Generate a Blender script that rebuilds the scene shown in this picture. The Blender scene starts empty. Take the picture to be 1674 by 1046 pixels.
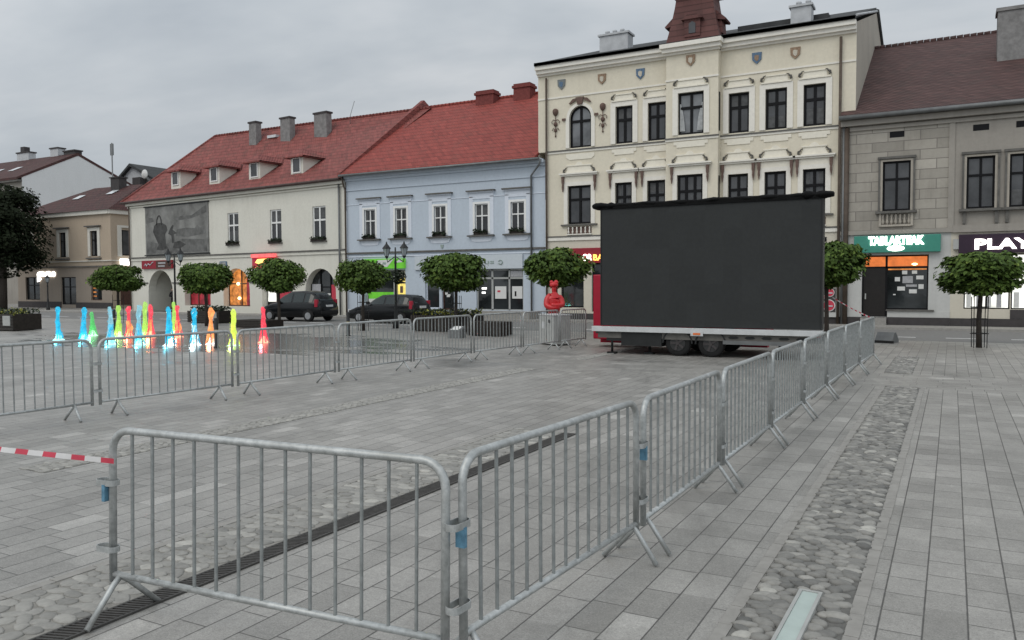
import bpy, math, random
from mathutils import Vector, Matrix, noise as mn
R=math.radians; PI=math.pi
random.seed(7)
S=bpy.context.scene
# ---------------------------------------------------------------- camera
yaw=R(28.6); F=1320.0; pitch=math.atan(59/F); roll=0.005
fw=Vector((-math.sin(yaw)*math.cos(pitch), math.cos(yaw)*math.cos(pitch), -math.sin(pitch)))
rt=Vector((math.cos(yaw), math.sin(yaw), 0)); up=rt.cross(fw)
c_,s_=math.cos(roll),math.sin(roll)
rt,up=c_*rt-s_*up, s_*rt+c_*up
cam=bpy.data.cameras.new("camera"); co=bpy.data.objects.new("camera",cam)
S.collection.objects.link(co); S.camera=co
cam.sensor_fit='HORIZONTAL'; cam.sensor_width=36; cam.lens=F/1674*36
cam.clip_start=0.05; cam.clip_end=2000
M=Matrix.Identity(4)
for i,v in enumerate((rt,up,-fw)):
    M[0][i],M[1][i],M[2][i]=v
M[0][3],M[1][3],M[2][3]=0,0,1.95
co.matrix_world=M
# ---------------------------------------------------------------- world
SUN_EL=R(48); SUN_AZ=R(200)
W=bpy.data.worlds.new("World"); S.world=W; W.use_nodes=True
def wire(nt,a,b): nt.links.new(a,b)
class NT:
    """tiny node-graph builder"""
    def __init__(s,nt): s.nt=nt; s.n=nt.nodes; s.l=nt.links
    def put(s,sock,v):
        if isinstance(v,bpy.types.NodeSocket): s.l.new(v,sock)
        elif isinstance(v,(tuple,list)) and len(v)==3 and sock.type=='RGBA': sock.default_value=(*v,1)
        else: sock.default_value=v
    def m(s,op,a,b=0.0,c=None,clamp=False):
        n=s.n.new('ShaderNodeMath'); n.operation=op; n.use_clamp=clamp
        s.put(n.inputs[0],a); s.put(n.inputs[1],b)
        if c is not None: s.put(n.inputs[2],c)
        return n.outputs[0]
    def vm(s,op,a,b=(0,0,0)):
        n=s.n.new('ShaderNodeVectorMath'); n.operation=op
        s.put(n.inputs[0],a); s.put(n.inputs[1],b)
        return n.outputs[0] if op not in('DOT_PRODUCT','LENGTH') else n.outputs['Value']
    def xyz(s,x,y,z=0.0):
        n=s.n.new('ShaderNodeCombineXYZ')
        for i,v in enumerate((x,y,z)): s.put(n.inputs[i],v)
        return n.outputs[0]
    def sep(s,v):
        n=s.n.new('ShaderNodeSeparateXYZ'); s.put(n.inputs[0],v); return n.outputs
    def noise(s,v,scale,detail=3,rough=.55,col=False,dist=0):
        n=s.n.new('ShaderNodeTexNoise'); s.put(n.inputs['Vector'],v)
        n.inputs['Scale'].default_value=scale; n.inputs['Detail'].default_value=detail
        n.inputs['Roughness'].default_value=rough; n.inputs['Distortion'].default_value=dist
        return n.outputs[1 if col else 0]
    def white(s,v):
        n=s.n.new('ShaderNodeTexWhiteNoise'); n.noise_dimensions='3D'; s.put(n.inputs['Vector'],v); return n.outputs[0]
    def ramp(s,f,pts,interp='LINEAR'):
        n=s.n.new('ShaderNodeValToRGB'); s.put(n.inputs[0],f); cr=n.color_ramp; cr.interpolation=interp
        while len(cr.elements)<len(pts): cr.elements.new(.5)
        for e,(p,c) in zip(cr.elements,pts):
            e.position=p; e.color=(c,c,c,1) if isinstance(c,(int,float)) else (*c,1)
        return n.outputs[0]
    def mix(s,f,a,b,mode='MIX'):
        n=s.n.new('ShaderNodeMix'); n.data_type='RGBA'; n.blend_type=mode
        s.put(n.inputs[0],f); s.put(n.inputs[6],a); s.put(n.inputs[7],b); return n.outputs[2]
    def mr(s,v,a,b,c,d):
        n=s.n.new('ShaderNodeMapRange')
        for i,x in enumerate((v,a,b,c,d)): s.put(n.inputs[i],x)
        return n.outputs[0]
    def co(s,which='Object'):
        return s.n.new('ShaderNodeTexCoord').outputs[which]
    def bump(s,h,strength=.4,dist=.01):
        n=s.n.new('ShaderNodeBump'); n.inputs['Strength'].default_value=strength
        n.inputs['Distance'].default_value=dist; s.put(n.inputs['Height'],h); return n.outputs[0]
w=NT(W.node_tree); w.n.clear()
sky=w.n.new('ShaderNodeTexSky'); sky.sky_type='NISHITA'; sky.sun_disc=False
sky.sun_elevation=SUN_EL; sky.sun_rotation=SUN_AZ
g=w.co('Generated'); d=w.sep(g)
zz=w.m('ADD',w.m('MAXIMUM',d[2],0.0),.16)
px=w.m('DIVIDE',d[0],zz); py=w.m('DIVIDE',d[1],zz)
pv=w.xyz(w.m('MULTIPLY',px,.8),w.m('MULTIPLY',py,1.25),0.0)
n1=w.noise(pv,.9,5,.55,dist=.4); n2=w.noise(pv,2.6,4,.5)
cl=w.m('ADD',w.m('MULTIPLY',n1,.7),w.m('MULTIPLY',n2,.3))
grey=w.ramp(cl,[(.30,(.515,.57,.63)),(.48,(.66,.71,.757)),(.66,(.84,.87,.90))])
# the cloud is brighter overhead and to the south-west, behind the viewer, and dimmer low in the north-west
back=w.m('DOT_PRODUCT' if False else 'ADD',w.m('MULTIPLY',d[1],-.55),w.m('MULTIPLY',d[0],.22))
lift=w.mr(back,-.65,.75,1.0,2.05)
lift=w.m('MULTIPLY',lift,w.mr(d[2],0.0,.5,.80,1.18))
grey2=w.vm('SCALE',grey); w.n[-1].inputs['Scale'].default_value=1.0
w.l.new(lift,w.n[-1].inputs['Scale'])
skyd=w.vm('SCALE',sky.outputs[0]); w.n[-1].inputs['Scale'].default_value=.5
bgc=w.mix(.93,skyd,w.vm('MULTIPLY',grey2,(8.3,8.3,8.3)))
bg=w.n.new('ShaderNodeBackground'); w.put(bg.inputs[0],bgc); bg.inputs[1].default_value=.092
wo=w.n.new('ShaderNodeOutputWorld'); w.l.new(bg.outputs[0],wo.inputs[0])
sl=bpy.data.lights.new("sun",'SUN'); sl.energy=.8; sl.angle=R(36); sl.color=(1,.92,.82)
so=bpy.data.objects.new("sun",sl); S.collection.objects.link(so)
so.rotation_euler=Vector((math.sin(SUN_AZ)*math.cos(SUN_EL),math.cos(SUN_AZ)*math.cos(SUN_EL),math.sin(SUN_EL))).to_track_quat('Z','Y').to_euler()
S.view_settings.view_transform='Standard'; S.view_settings.look='None'
S.view_settings.exposure=0; S.view_settings.gamma=1
# ---------------------------------------------------------------- materials
MATS={}
def newmat(name):
    m=bpy.data.materials.new(name); m.use_nodes=True; t=NT(m.node_tree); b=m.node_tree.nodes['Principled BSDF']
    MATS[name]=m; return m,t,b
def plain(name,col,rough=.6,metal=0,var=.12,scale=6,bump=0,spec=.28,dist=.004,coat=0):
    m,t,b=newmat(name); v=t.co()
    f=t.noise(v,scale,4,.6)
    k=t.mr(f,.25,.75,1-var,1+var)
    c=t.vm('SCALE',tuple(col)); t.l.new(k,t.n[-1].inputs['Scale'])
    t.put(b.inputs['Base Color'],c); b.inputs['Roughness'].default_value=rough; b.inputs['Metallic'].default_value=metal
    b.inputs['Specular IOR Level'].default_value=spec
    if coat: b.inputs['Coat Weight'].default_value=coat; b.inputs['Coat Roughness'].default_value=.05
    if bump: t.put(b.inputs['Normal'],t.bump(t.noise(v,scale*6,3),bump,dist))
    return m
def emit(name,col,st,var=0,scale=3,base=None):
    base=base or tuple(.25*x for x in col)
    m,t,b=newmat(name); b.inputs['Base Color'].default_value=(*base,1); b.inputs['Roughness'].default_value=.4
    if var:
        k=t.mr(t.noise(t.co(),scale,3,.6),.3,.7,1-var,1+var)
        c=t.vm('SCALE',tuple(col)); t.l.new(k,t.n[-1].inputs['Scale']); t.put(b.inputs['Emission Color'],c)
    else: b.inputs['Emission Color'].default_value=(*col,1)
    b.inputs['Emission Strength'].default_value=st; return m
def plaster(name,col,dirt=(.25,.23,.2),amt=.35,blocks=None):
    m,t,b=newmat(name); v=t.co(); s=t.sep(v)
    big=t.noise(v,.45,5,.6); fine=t.noise(v,7,4,.65)
    streak=t.noise(t.xyz(t.m('MULTIPLY',s[0],2.2),s[1],t.m('MULTIPLY',s[2],.22)),1.6,4,.6)
    k=t.mr(fine,.25,.75,.93,1.06)
    c=t.vm('SCALE',tuple(col)); t.l.new(k,t.n[-1].inputs['Scale'])
    f=t.m('MULTIPLY',t.mr(big,.42,.75,0,1),t.mr(streak,.4,.72,.15,1))
    c=t.mix(t.m('MULTIPLY',f,amt,clamp=True),c,dirt)
    foot=t.m('MULTIPLY',t.mr(s[2],.2,1.6,1,0),t.mr(fine,.35,.65,.2,1)); c=t.mix(t.m('MULTIPLY',foot,.5*amt),c,dirt)
    h=fine
    if blocks:
        bw,bh=blocks
        row=t.m('FLOOR',t.m('DIVIDE',s[2],bh)); off=t.m('MULTIPLY',t.m('MODULO',t.m('ABSOLUTE',row),2.0),.5)
        u=t.m('ADD',t.m('DIVIDE',s[0],bw),off); fu=t.m('FRACT',u); fv=t.m('FRACT',t.m('DIVIDE',s[2],bh))
        du=t.m('MULTIPLY',t.m('MINIMUM',fu,t.m('SUBTRACT',1.0,fu)),bw)
        dv=t.m('MULTIPLY',t.m('MINIMUM',fv,t.m('SUBTRACT',1.0,fv)),bh)
        e=t.mr(t.m('MINIMUM',du,dv),.004,.022,0,1)
        rnd=t.white(t.xyz(row,t.m('FLOOR',u),0.0))
        c=t.mix(1,c,t.ramp(rnd,[(0,.78),(.4,.95),(.8,1.05),(1,1.35)]),'MULTIPLY')
        c=t.mix(e,(.17,.155,.14),c); h=t.m('ADD',t.m('MULTIPLY',fine,.25),e)
    t.put(b.inputs['Base Color'],c); b.inputs['Roughness'].default_value=.9; b.inputs['Specular IOR Level'].default_value=.2
    t.put(b.inputs['Normal'],t.bump(h,.35,.02 if blocks else .006)); return m
def tiles(name,c1,c2,row=.3,colw=.22,moss=(.06,.055,.04),ma=.25):
    m,t,b=newmat(name); s=t.sep(t.co())
    v=t.m('DIVIDE',s[2],row); r=t.m('FLOOR',v); fv=t.m('FRACT',v)
    u=t.m('DIVIDE',t.m('ADD',s[0],s[1]),colw); fu=t.m('FRACT',u)
    rnd=t.white(t.xyz(r,t.m('FLOOR',u),0.0))
    big=t.noise(t.co(),.5,4,.6)
    c=t.mix(t.m('ADD',t.m('MULTIPLY',rnd,.5),t.m('MULTIPLY',t.mr(big,.3,.7,0,1),.5)),c1,c2)
    edge=t.mr(fv,0,.22,.45,1.0)
    c=t.mix(1,c,t.xyz(edge,edge,edge),'MULTIPLY'); rb=t.ramp(rnd,[(0,.85),(.15,.97),(.85,1.0),(1,1.10)]); c=t.mix(1,c,rb,'MULTIPLY')
    c=t.mix(t.m('MULTIPLY',t.mr(t.noise(t.co(),1.4,5,.65),.5,.75,0,1),ma),c,moss)
    wave=t.m('SINE',t.m('MULTIPLY',u,2*PI))
    hgt=t.m('ADD',t.m('MULTIPLY',fv,-1.0),t.m('MULTIPLY',wave,.45))
    t.put(b.inputs['Base Color'],c); b.inputs['Roughness'].default_value=.75; b.inputs['Specular IOR Level'].default_value=.3
    t.put(b.inputs['Normal'],t.bump(hgt,.7,.03)); return m
def paving(name):
    m,t,b=newmat(name); s=t.sep(t.co()); X,Y=s[0],s[1]
    # transverse bands of slabs turned the other way every 2.4 m
    q=t.m('DIVIDE',t.m('SUBTRACT',Y,16.5),2.4)
    inb=t.m('MULTIPLY',t.m('GREATER_THAN',q,0.0),t.m('LESS_THAN',q,1.0))
    def slab(A,B,wid,length,seed):
        row=t.m('FLOOR',t.m('DIVIDE',t.m('ADD',A,100.015+seed),wid)); fr=t.m('FRACT',t.m('DIVIDE',t.m('ADD',A,100.015+seed),wid))
        r1=t.white(t.xyz(row,seed,0.0))
        L=length
        v=t.m('DIVIDE',t.m('ADD',B,t.m('ADD',t.m('MULTIPLY',r1,7.0),200.0)),L); cell=t.m('FLOOR',v); fv=t.m('FRACT',v)
        # now and then two neighbouring slabs are one long one
        r2=t.white(t.xyz(row,cell,seed+3.3)); jl=t.m('GREATER_THAN',t.white(t.xyz(row,t.m('ROUND',v),seed+9.1)),.2)
        dA=t.m('MULTIPLY',t.m('MINIMUM',fr,t.m('SUBTRACT',1.0,fr)),wid)
        dB=t.m('MULTIPLY',t.m('MINIMUM',fv,t.m('SUBTRACT',1.0,fv)),L)
        dB=t.m('ADD',dB,t.m('MULTIPLY',t.m('SUBTRACT',1.0,jl),.05))
        wob=t.m('MULTIPLY',t.m('SUBTRACT',t.noise(t.co(),14,2),.5),.004)
        ja=t.mr(t.m('ADD',dA,wob),.0018,.0068,0,1); jb=t.mr(t.m('ADD',dB,wob),.0012,.0058,.0,1)
        return t.m('MULTIPLY',ja,jb), r2, t.m('MINIMUM',dA,dB)
    ja,ra,ea=slab(X,Y,.225,t.m('SUBTRACT',.42,t.m('MULTIPLY',t.m('GREATER_THAN',X,-1.06),.11)),0.0)
    jb,rb,eb=slab(Y,X,.30,.46,5.0)
    e=t.m('ADD',t.m('MULTIPLY',ja,t.m('SUBTRACT',1.0,inb)),t.m('MULTIPLY',jb,inb))
    r=t.m('ADD',t.m('MULTIPLY',ra,t.m('SUBTRACT',1.0,inb)),t.m('MULTIPLY',rb,inb))
    base=t.ramp(r,[(0,(.245,.236,.217)),(.3,(.280,.270,.249)),(.7,(.300,.289,.267)),(.95,(.328,.316,.292)),(1,(.40,.386,.358))])
    big=t.noise(t.xyz(X,t.m('MULTIPLY',Y,.6),0.0),.35,5,.6)
    mid=t.noise(t.co(),2.3,4,.6); fine=t.noise(t.co(),55,3,.7); spk=t.noise(t.co(),120,2,.6)
    k=t.m('MULTIPLY',t.mr(big,.3,.7,.80,1.14),t.mr(mid,.3,.7,.88,1.08))
    k=t.m('MULTIPLY',k,t.mr(fine,.3,.7,.80,1.18)); k=t.m('MULTIPLY',k,t.mr(spk,.32,.68,.80,1.22)); k=t.m('MULTIPLY',k,t.mr(t.noise(t.co(),16,4,.7),.3,.7,.88,1.10))
    c=t.vm('SCALE',base); t.l.new(k,t.n[-1].inputs['Scale'])
    # chewing gum and oil spots
    vor=t.n.new('ShaderNodeTexVoronoi'); t.put(vor.inputs['Vector'],t.co()); vor.inputs['Scale'].default_value=1.1
    spot=t.m('MULTIPLY',t.m('LESS_THAN',vor.outputs[0],.028),.5); c=t.mix(spot,c,(.1,.1,.1))
    c=t.mix(e,(.06,.058,.053),c)
    # tyre scuffs and trodden dirt lying across the slabs
    sc=t.noise(t.xyz(t.m('ADD',X,t.m('MULTIPLY',Y,.35)),t.m('MULTIPLY',Y,.12),1.0),1.7,5,.7)
    c=t.mix(t.mr(sc,.52,.76,0,.5),c,(.12,.115,.105))
    st2=t.noise(t.co(),.9,6,.7); c=t.mix(t.mr(st2,.54,.70,0,.42),c,(.14,.135,.12))
    # wet stone round the fountain: an uneven ring of splashed water
    ex=t.m('DIVIDE',t.m('SUBTRACT',X,-22.8),9.5); ey=t.m('DIVIDE',t.m('SUBTRACT',Y,20.0),4.2)
    rad=t.m('SQRT',t.m('ADD',t.m('MULTIPLY',ex,ex),t.m('MULTIPLY',ey,ey)))
    wn=t.noise(t.xyz(t.m('MULTIPLY',X,.45),Y,0.0),.9,5,.65)
    wet=t.mr(t.m('ADD',rad,t.m('MULTIPLY',t.m('SUBTRACT',wn,.5),2.2)),.78,1.02,1,0)
    # scattered damp patches out in the square
    damp=t.m('MULTIPLY',t.mr(t.noise(t.xyz(t.m('MULTIPLY',X,.5),Y,3.0),.33,4,.6),.60,.68,0,.55),t.mr(Y,9,14,0,1))
    wt=t.m('MAXIMUM',wet,damp,clamp=True)
    c=t.mix(t.m('MULTIPLY',wt,.62),c,(.075,.078,.08))
    t.put(b.inputs['Base Color'],c); t.put(b.inputs['Roughness'],t.mr(wt,0,1,.47,.18)); b.inputs['Specular IOR Level'].default_value=.5
    hh=t.m('ADD',t.m('MULTIPLY',e,1.0),t.m('MULTIPLY',fine,.18))
    t.put(b.inputs['Normal'],t.bump(hh,.45,.008)); return m
def glass(name,base=(.012,.014,.016),rough=.06,curtain=0):
    m,t,b=newmat(name); v=t.co()
    k=t.noise(v,.8,3)
    c=t.mix(t.mr(k,.35,.65,0,1),tuple(x*.6 for x in base),tuple(x*1.6 for x in base))
    t.put(b.inputs['Base Color'],c); b.inputs['Roughness'].default_value=rough; b.inputs['Specular IOR Level'].default_value=.55
    t.put(b.inputs['Normal'],t.bump(t.noise(v,1.7,2),.12,.02)); return m
paving('stone_paving')
plain('road_asphalt',(.185,.182,.175),.9,var=.16,scale=9,bump=.4)
plain('kerb_stone',(.275,.265,.245),.9,var=.15,scale=8,bump=.3)
plain('road_paint',(.78,.78,.76),.8,var=.12,scale=5)
plain('pale_sand',(.235,.226,.205),.95,var=.25,scale=9,bump=.6)
plain('joint_sand',(.13,.127,.118),.95,var=.3,scale=12,bump=.6)
# pebbles: a tone per stone
m,t,b=newmat('river_cobble'); a=t.n.new('ShaderNodeAttribute'); a.attribute_name='tone'
c=t.ramp(a.outputs['Fac'],[(0,(.11,.109,.102)),(.35,(.185,.180,.166)),(.7,(.268,.260,.238)),(1,(.40,.388,.35))])
k=t.mr(t.noise(t.co(),30,3),.25,.75,.85,1.15); c=t.vm('SCALE',c); t.l.new(k,t.n[-1].inputs['Scale'])
t.put(b.inputs['Base Color'],c); b.inputs['Roughness'].default_value=.7
m,t,b=newmat('galvanised_steel'); v=t.co()
f=t.noise(v,26,4,.65); f2=t.noise(v,3,3)
c=t.mix(t.mr(f,.3,.7,0,1),(.33,.345,.34),(.53,.545,.535)); c=t.mix(t.mr(f2,.5,.72,0,.6),c,(.27,.27,.25))
t.put(b.inputs['Base Color'],c); b.inputs['Metallic'].default_value=.55; t.put(b.inputs['Roughness'],t.mr(f,.2,.8,.38,.62))
t.put(b.inputs['Normal'],t.bump(f,.25,.003))
plain('dull_steel',(.27,.285,.28),.5,metal=.4,var=.25,scale=18,bump=.2,spec=.4)
plain('blue_plastic',(.10,.22,.31),.45,var=.35,scale=25)
plain('cream_plaster_x',(.6,.55,.42))
plaster('cream_plaster',(.66,.61,.495),(.47,.42,.33),.45)
plaster('cream_render_low',(.58,.54,.45),(.34,.31,.27),.4)
plaster('white_trim',(.74,.71,.64),(.45,.43,.38),.3)
plaster('cream_trim',(.74,.70,.60),(.5,.46,.38),.3)
plaster('blue_plaster',(.475,.53,.59),(.34,.38,.43),.45)
plaster('pale_trim',(.62,.66,.72),(.4,.42,.45),.35)
plaster('ivory_plaster',(.64,.625,.555),(.38,.36,.30),.5)
plaster('tan_plaster',(.42,.345,.265),(.24,.20,.165),.4)
plaster('tan_low',(.30,.255,.21),(.18,.16,.14),.5)
plaster('tan_trim',(.62,.60,.54),(.32,.30,.26),.3)
plaster('grey_blocks',(.37,.345,.30),(.17,.155,.13),.85,blocks=(1.25,.42))
plaster('grey_render',(.31,.288,.255),(.17,.155,.14),.8)
plaster('gable_white',(.66,.665,.66),(.42,.42,.41),.4)
plaster('side_render',(.40,.365,.31),(.17,.16,.15),.7)
plaster('shop_white',(.50,.50,.48),(.3,.3,.28),.3)
plain('dark_plinth',(.055,.05,.05),.8,var=.2,scale=4,bump=.2)
tiles('red_tiles',(.225,.044,.035),(.285,.060,.047),ma=.3)
tiles('old_red_tiles',(.18,.052,.046),(.27,.08,.068),ma=.5)
tiles('brown_tiles',(.060,.031,.029),(.098,.053,.048),row=.2,colw=.2,moss=(.05,.04,.035),ma=.6)
tiles('maroon_tiles',(.055,.024,.023),(.085,.034,.031),ma=.5)
tiles('copper_shingle',(.085,.036,.033),(.125,.054,.048),row=.28,colw=.45,moss=(.03,.025,.02),ma=.3)
plain('roof_felt',(.05,.052,.053),.85,var=.3,scale=2,bump=.3)
plain('chimney_render',(.44,.45,.46),.9,var=.15,scale=3,bump=.3)
plain('chimney_grey',(.20,.195,.19),.9,var=.3,scale=4,bump=.4)
plain('chimney_brick',(.16,.045,.04),.9,var=.3,scale=9,bump=.4)
plain('dark_frame',(.006,.006,.007),.5,var=.1,spec=.15)
plain('white_frame',(.72,.72,.70),.5,var=.05)
plain('ornament_brown',(.13,.085,.07),.8,var=.3,scale=15,bump=.3)
plain('ornament_dark',(.10,.095,.085),.8,var=.3,scale=15)
plain('dark_ledge',(.12,.115,.105),.85,var=.3,scale=3)
plain('zinc',(.16,.165,.165),.5,metal=.4,var=.2,scale=3)
plain('rust_pipe',(.085,.065,.05),.6,var=.3,scale=3)
plain('copper_gutter',(.08,.055,.05),.6,var=.3,scale=3)
glass('dark_glass',(.014,.015,.017),.07); glass('window_glass',(.040,.041,.043),.08); glass('curtain_glass',(.12,.125,.13),.25); glass('shop_glass',(.02,.023,.024),.05)
plain('net_curtain',(.085,.087,.088),.7,var=.35,scale=5)
plain('curtain_cloth',(.35,.36,.36),.8,var=.25,scale=6)
plain('black_door',(.018,.016,.015),.4,var=.2)
plain('brown_door',(.075,.035,.025),.5,var=.3)
plain('sign_green',(.05,.24,.18),.5,var=.06)
plain('sign_purple',(.030,.016,.030),.4,var=.1)
plain('sign_red',(.26,.018,.03),.5,var=.08)
plain('paper_white',(.62,.62,.6),.8,var=.05)
plain('paper_grey',(.35,.35,.36),.8,var=.2,scale=12)
plain('paper_red',(.5,.05,.08),.7,var=.2,scale=10)
plain('banner_grey',(.19,.19,.18),.85,var=.5,scale=.9)
plain('print_dark',(.065,.065,.063),.9,var=.5,scale=2.2)
plain('print_mid',(.13,.13,.125),.9,var=.5,scale=1.6)
plain('print_light',(.22,.22,.21),.9,var=.2,scale=2)
emit('lit_white',(1,1,.97),2.6); emit('lit_letters',(1,.97,.9),5); emit('lit_yellow',(1,.62,.12),2.2)
emit('lit_shop_white',(.98,.98,.90),1.15,.4,1.3); emit('lit_orange',(.95,.24,.05),.72,.35,2.2)
emit('lit_warm',(.9,.32,.07),.55,1.0,2.2); emit('lit_red',(.40,.02,.035),.45,.9,2.5); emit('neon_red',(1,.13,.13),1.3,.3,3)
emit('neon_amber',(1,.62,.16),2.0); emit('bulb',(1,.75,.35),5)
emit('lit_green',(.16,.62,.03),.5,.3,2); emit('lit_green_dark',(.06,.26,.05),.45,.3,2); emit('lit_panel_yellow',(.95,.75,.18),.95,.35,3)
emit('lit_purple',(.25,.13,.45),.6)
plain('plus_panel',(.50,.54,.57),.5,var=.05); plain('text_grey',(.28,.34,.31),.6)
m,t,b=newmat('leaf_green'); a=t.n.new('ShaderNodeAttribute'); a.attribute_name='tone'
c=t.ramp(a.outputs['Fac'],[(0,(.036,.062,.014)),(.45,(.066,.112,.022)),(.8,(.108,.165,.032)),(1,(.17,.225,.046))])
t.put(b.inputs['Base Color'],c); b.inputs['Roughness'].default_value=.7
b.inputs['Specular IOR Level'].default_value=.18
plain('leaf_dark',(.022,.034,.017),.6,var=.5,scale=4)
plain('leaf_yellow',(.30,.30,.06),.6,var=.4,scale=9)
plain('bark',(.045,.038,.032),.9,var=.3,scale=12,bump=.5)
plain('iron_dark',(.018,.019,.019),.5,var=.2,scale=10)
plain('bollard_band',(.42,.36,.22),.5)
plain('lantern_glass',(.30,.33,.34),.2,var=.1)
plain('planter_wood',(.022,.017,.014),.75,var=.4,scale=9,bump=.3)
plain('planter_slat',(.040,.036,.032),.75,var=.3,scale=9)
plain('soil',(.03,.025,.02),.95)
plain('flower_red',(.30,.02,.03),.6)
plain('cabinet_grey',(.36,.365,.35),.6,var=.12,scale=4)
plain('statue_red',(.50,.018,.022),.35,var=.08,spec=.45)
plain('trailer_red',(.36,.008,.03),.45,var=.1)
plain('frame_white',(.50,.51,.51),.5,var=.1)
plain('tarp_black',(.004,.004,.004),.75,spec=.12,var=.4,scale=5,bump=.6,dist=.02)
plain('rubber',(.014,.014,.014),.8,var=.2)
plain('rim_black',(.03,.03,.03),.35,var=.2)
plain('alloy',(.42,.43,.44),.35,metal=.6)
plain('car_paint',(.005,.006,.007),.22,var=.1,spec=.35)
plain('car_glass',(.012,.020,.020),.08,var=.2,spec=.5)
plain('plate_white',(.6,.6,.6),.5)
plain('lamp_red',(.35,.02,.04),.25); plain('lamp_orange',(.65,.16,.04),.35); plain('headlamp',(.5,.5,.5),.15)
plain('skin',(.42,.27,.2),.6); plain('cloth_black',(.015,.015,.018),.85)
plain('tape_white',(.58,.57,.56),.5); plain('tape_red',(.50,.05,.08),.5)
plain('grate_iron',(.06,.057,.053),.6,var=.3,scale=20)
plain('lamp_pane',(.40,.47,.44),.35,var=.1)
plain('skylight',(.55,.57,.58),.15)
m,t,b=newmat('led_screen'); s=t.sep(t.co())
gx=t.m('FLOOR',t.m('DIVIDE',s[0],.48)); gz=t.m('FLOOR',t.m('DIVIDE',s[2],.48)); r=t.white(t.xyz(gx,gz,0.0))
fx=t.m('FRACT',t.m('DIVIDE',s[0],.024)); fz=t.m('FRACT',t.m('DIVIDE',s[2],.024))
k=t.m('MULTIPLY',t.mr(r,0,1,.94,1.06),t.mr(t.noise(t.co(),9,3),.3,.7,.93,1.07))
k=t.m('MULTIPLY',k,t.m('ADD',.8,t.m('MULTIPLY',.3,t.m('MULTIPLY',t.m('GREATER_THAN',fx,.3),t.m('GREATER_THAN',fz,.3)))))
c=t.vm('SCALE',(.030,.032,.032)); t.l.new(k,t.n[-1].inputs['Scale'])
t.put(b.inputs['Base Color'],c); b.inputs['Roughness'].default_value=.75; b.inputs['Specular IOR Level'].default_value=.25
def mat(n): return MATS[n]
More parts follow.
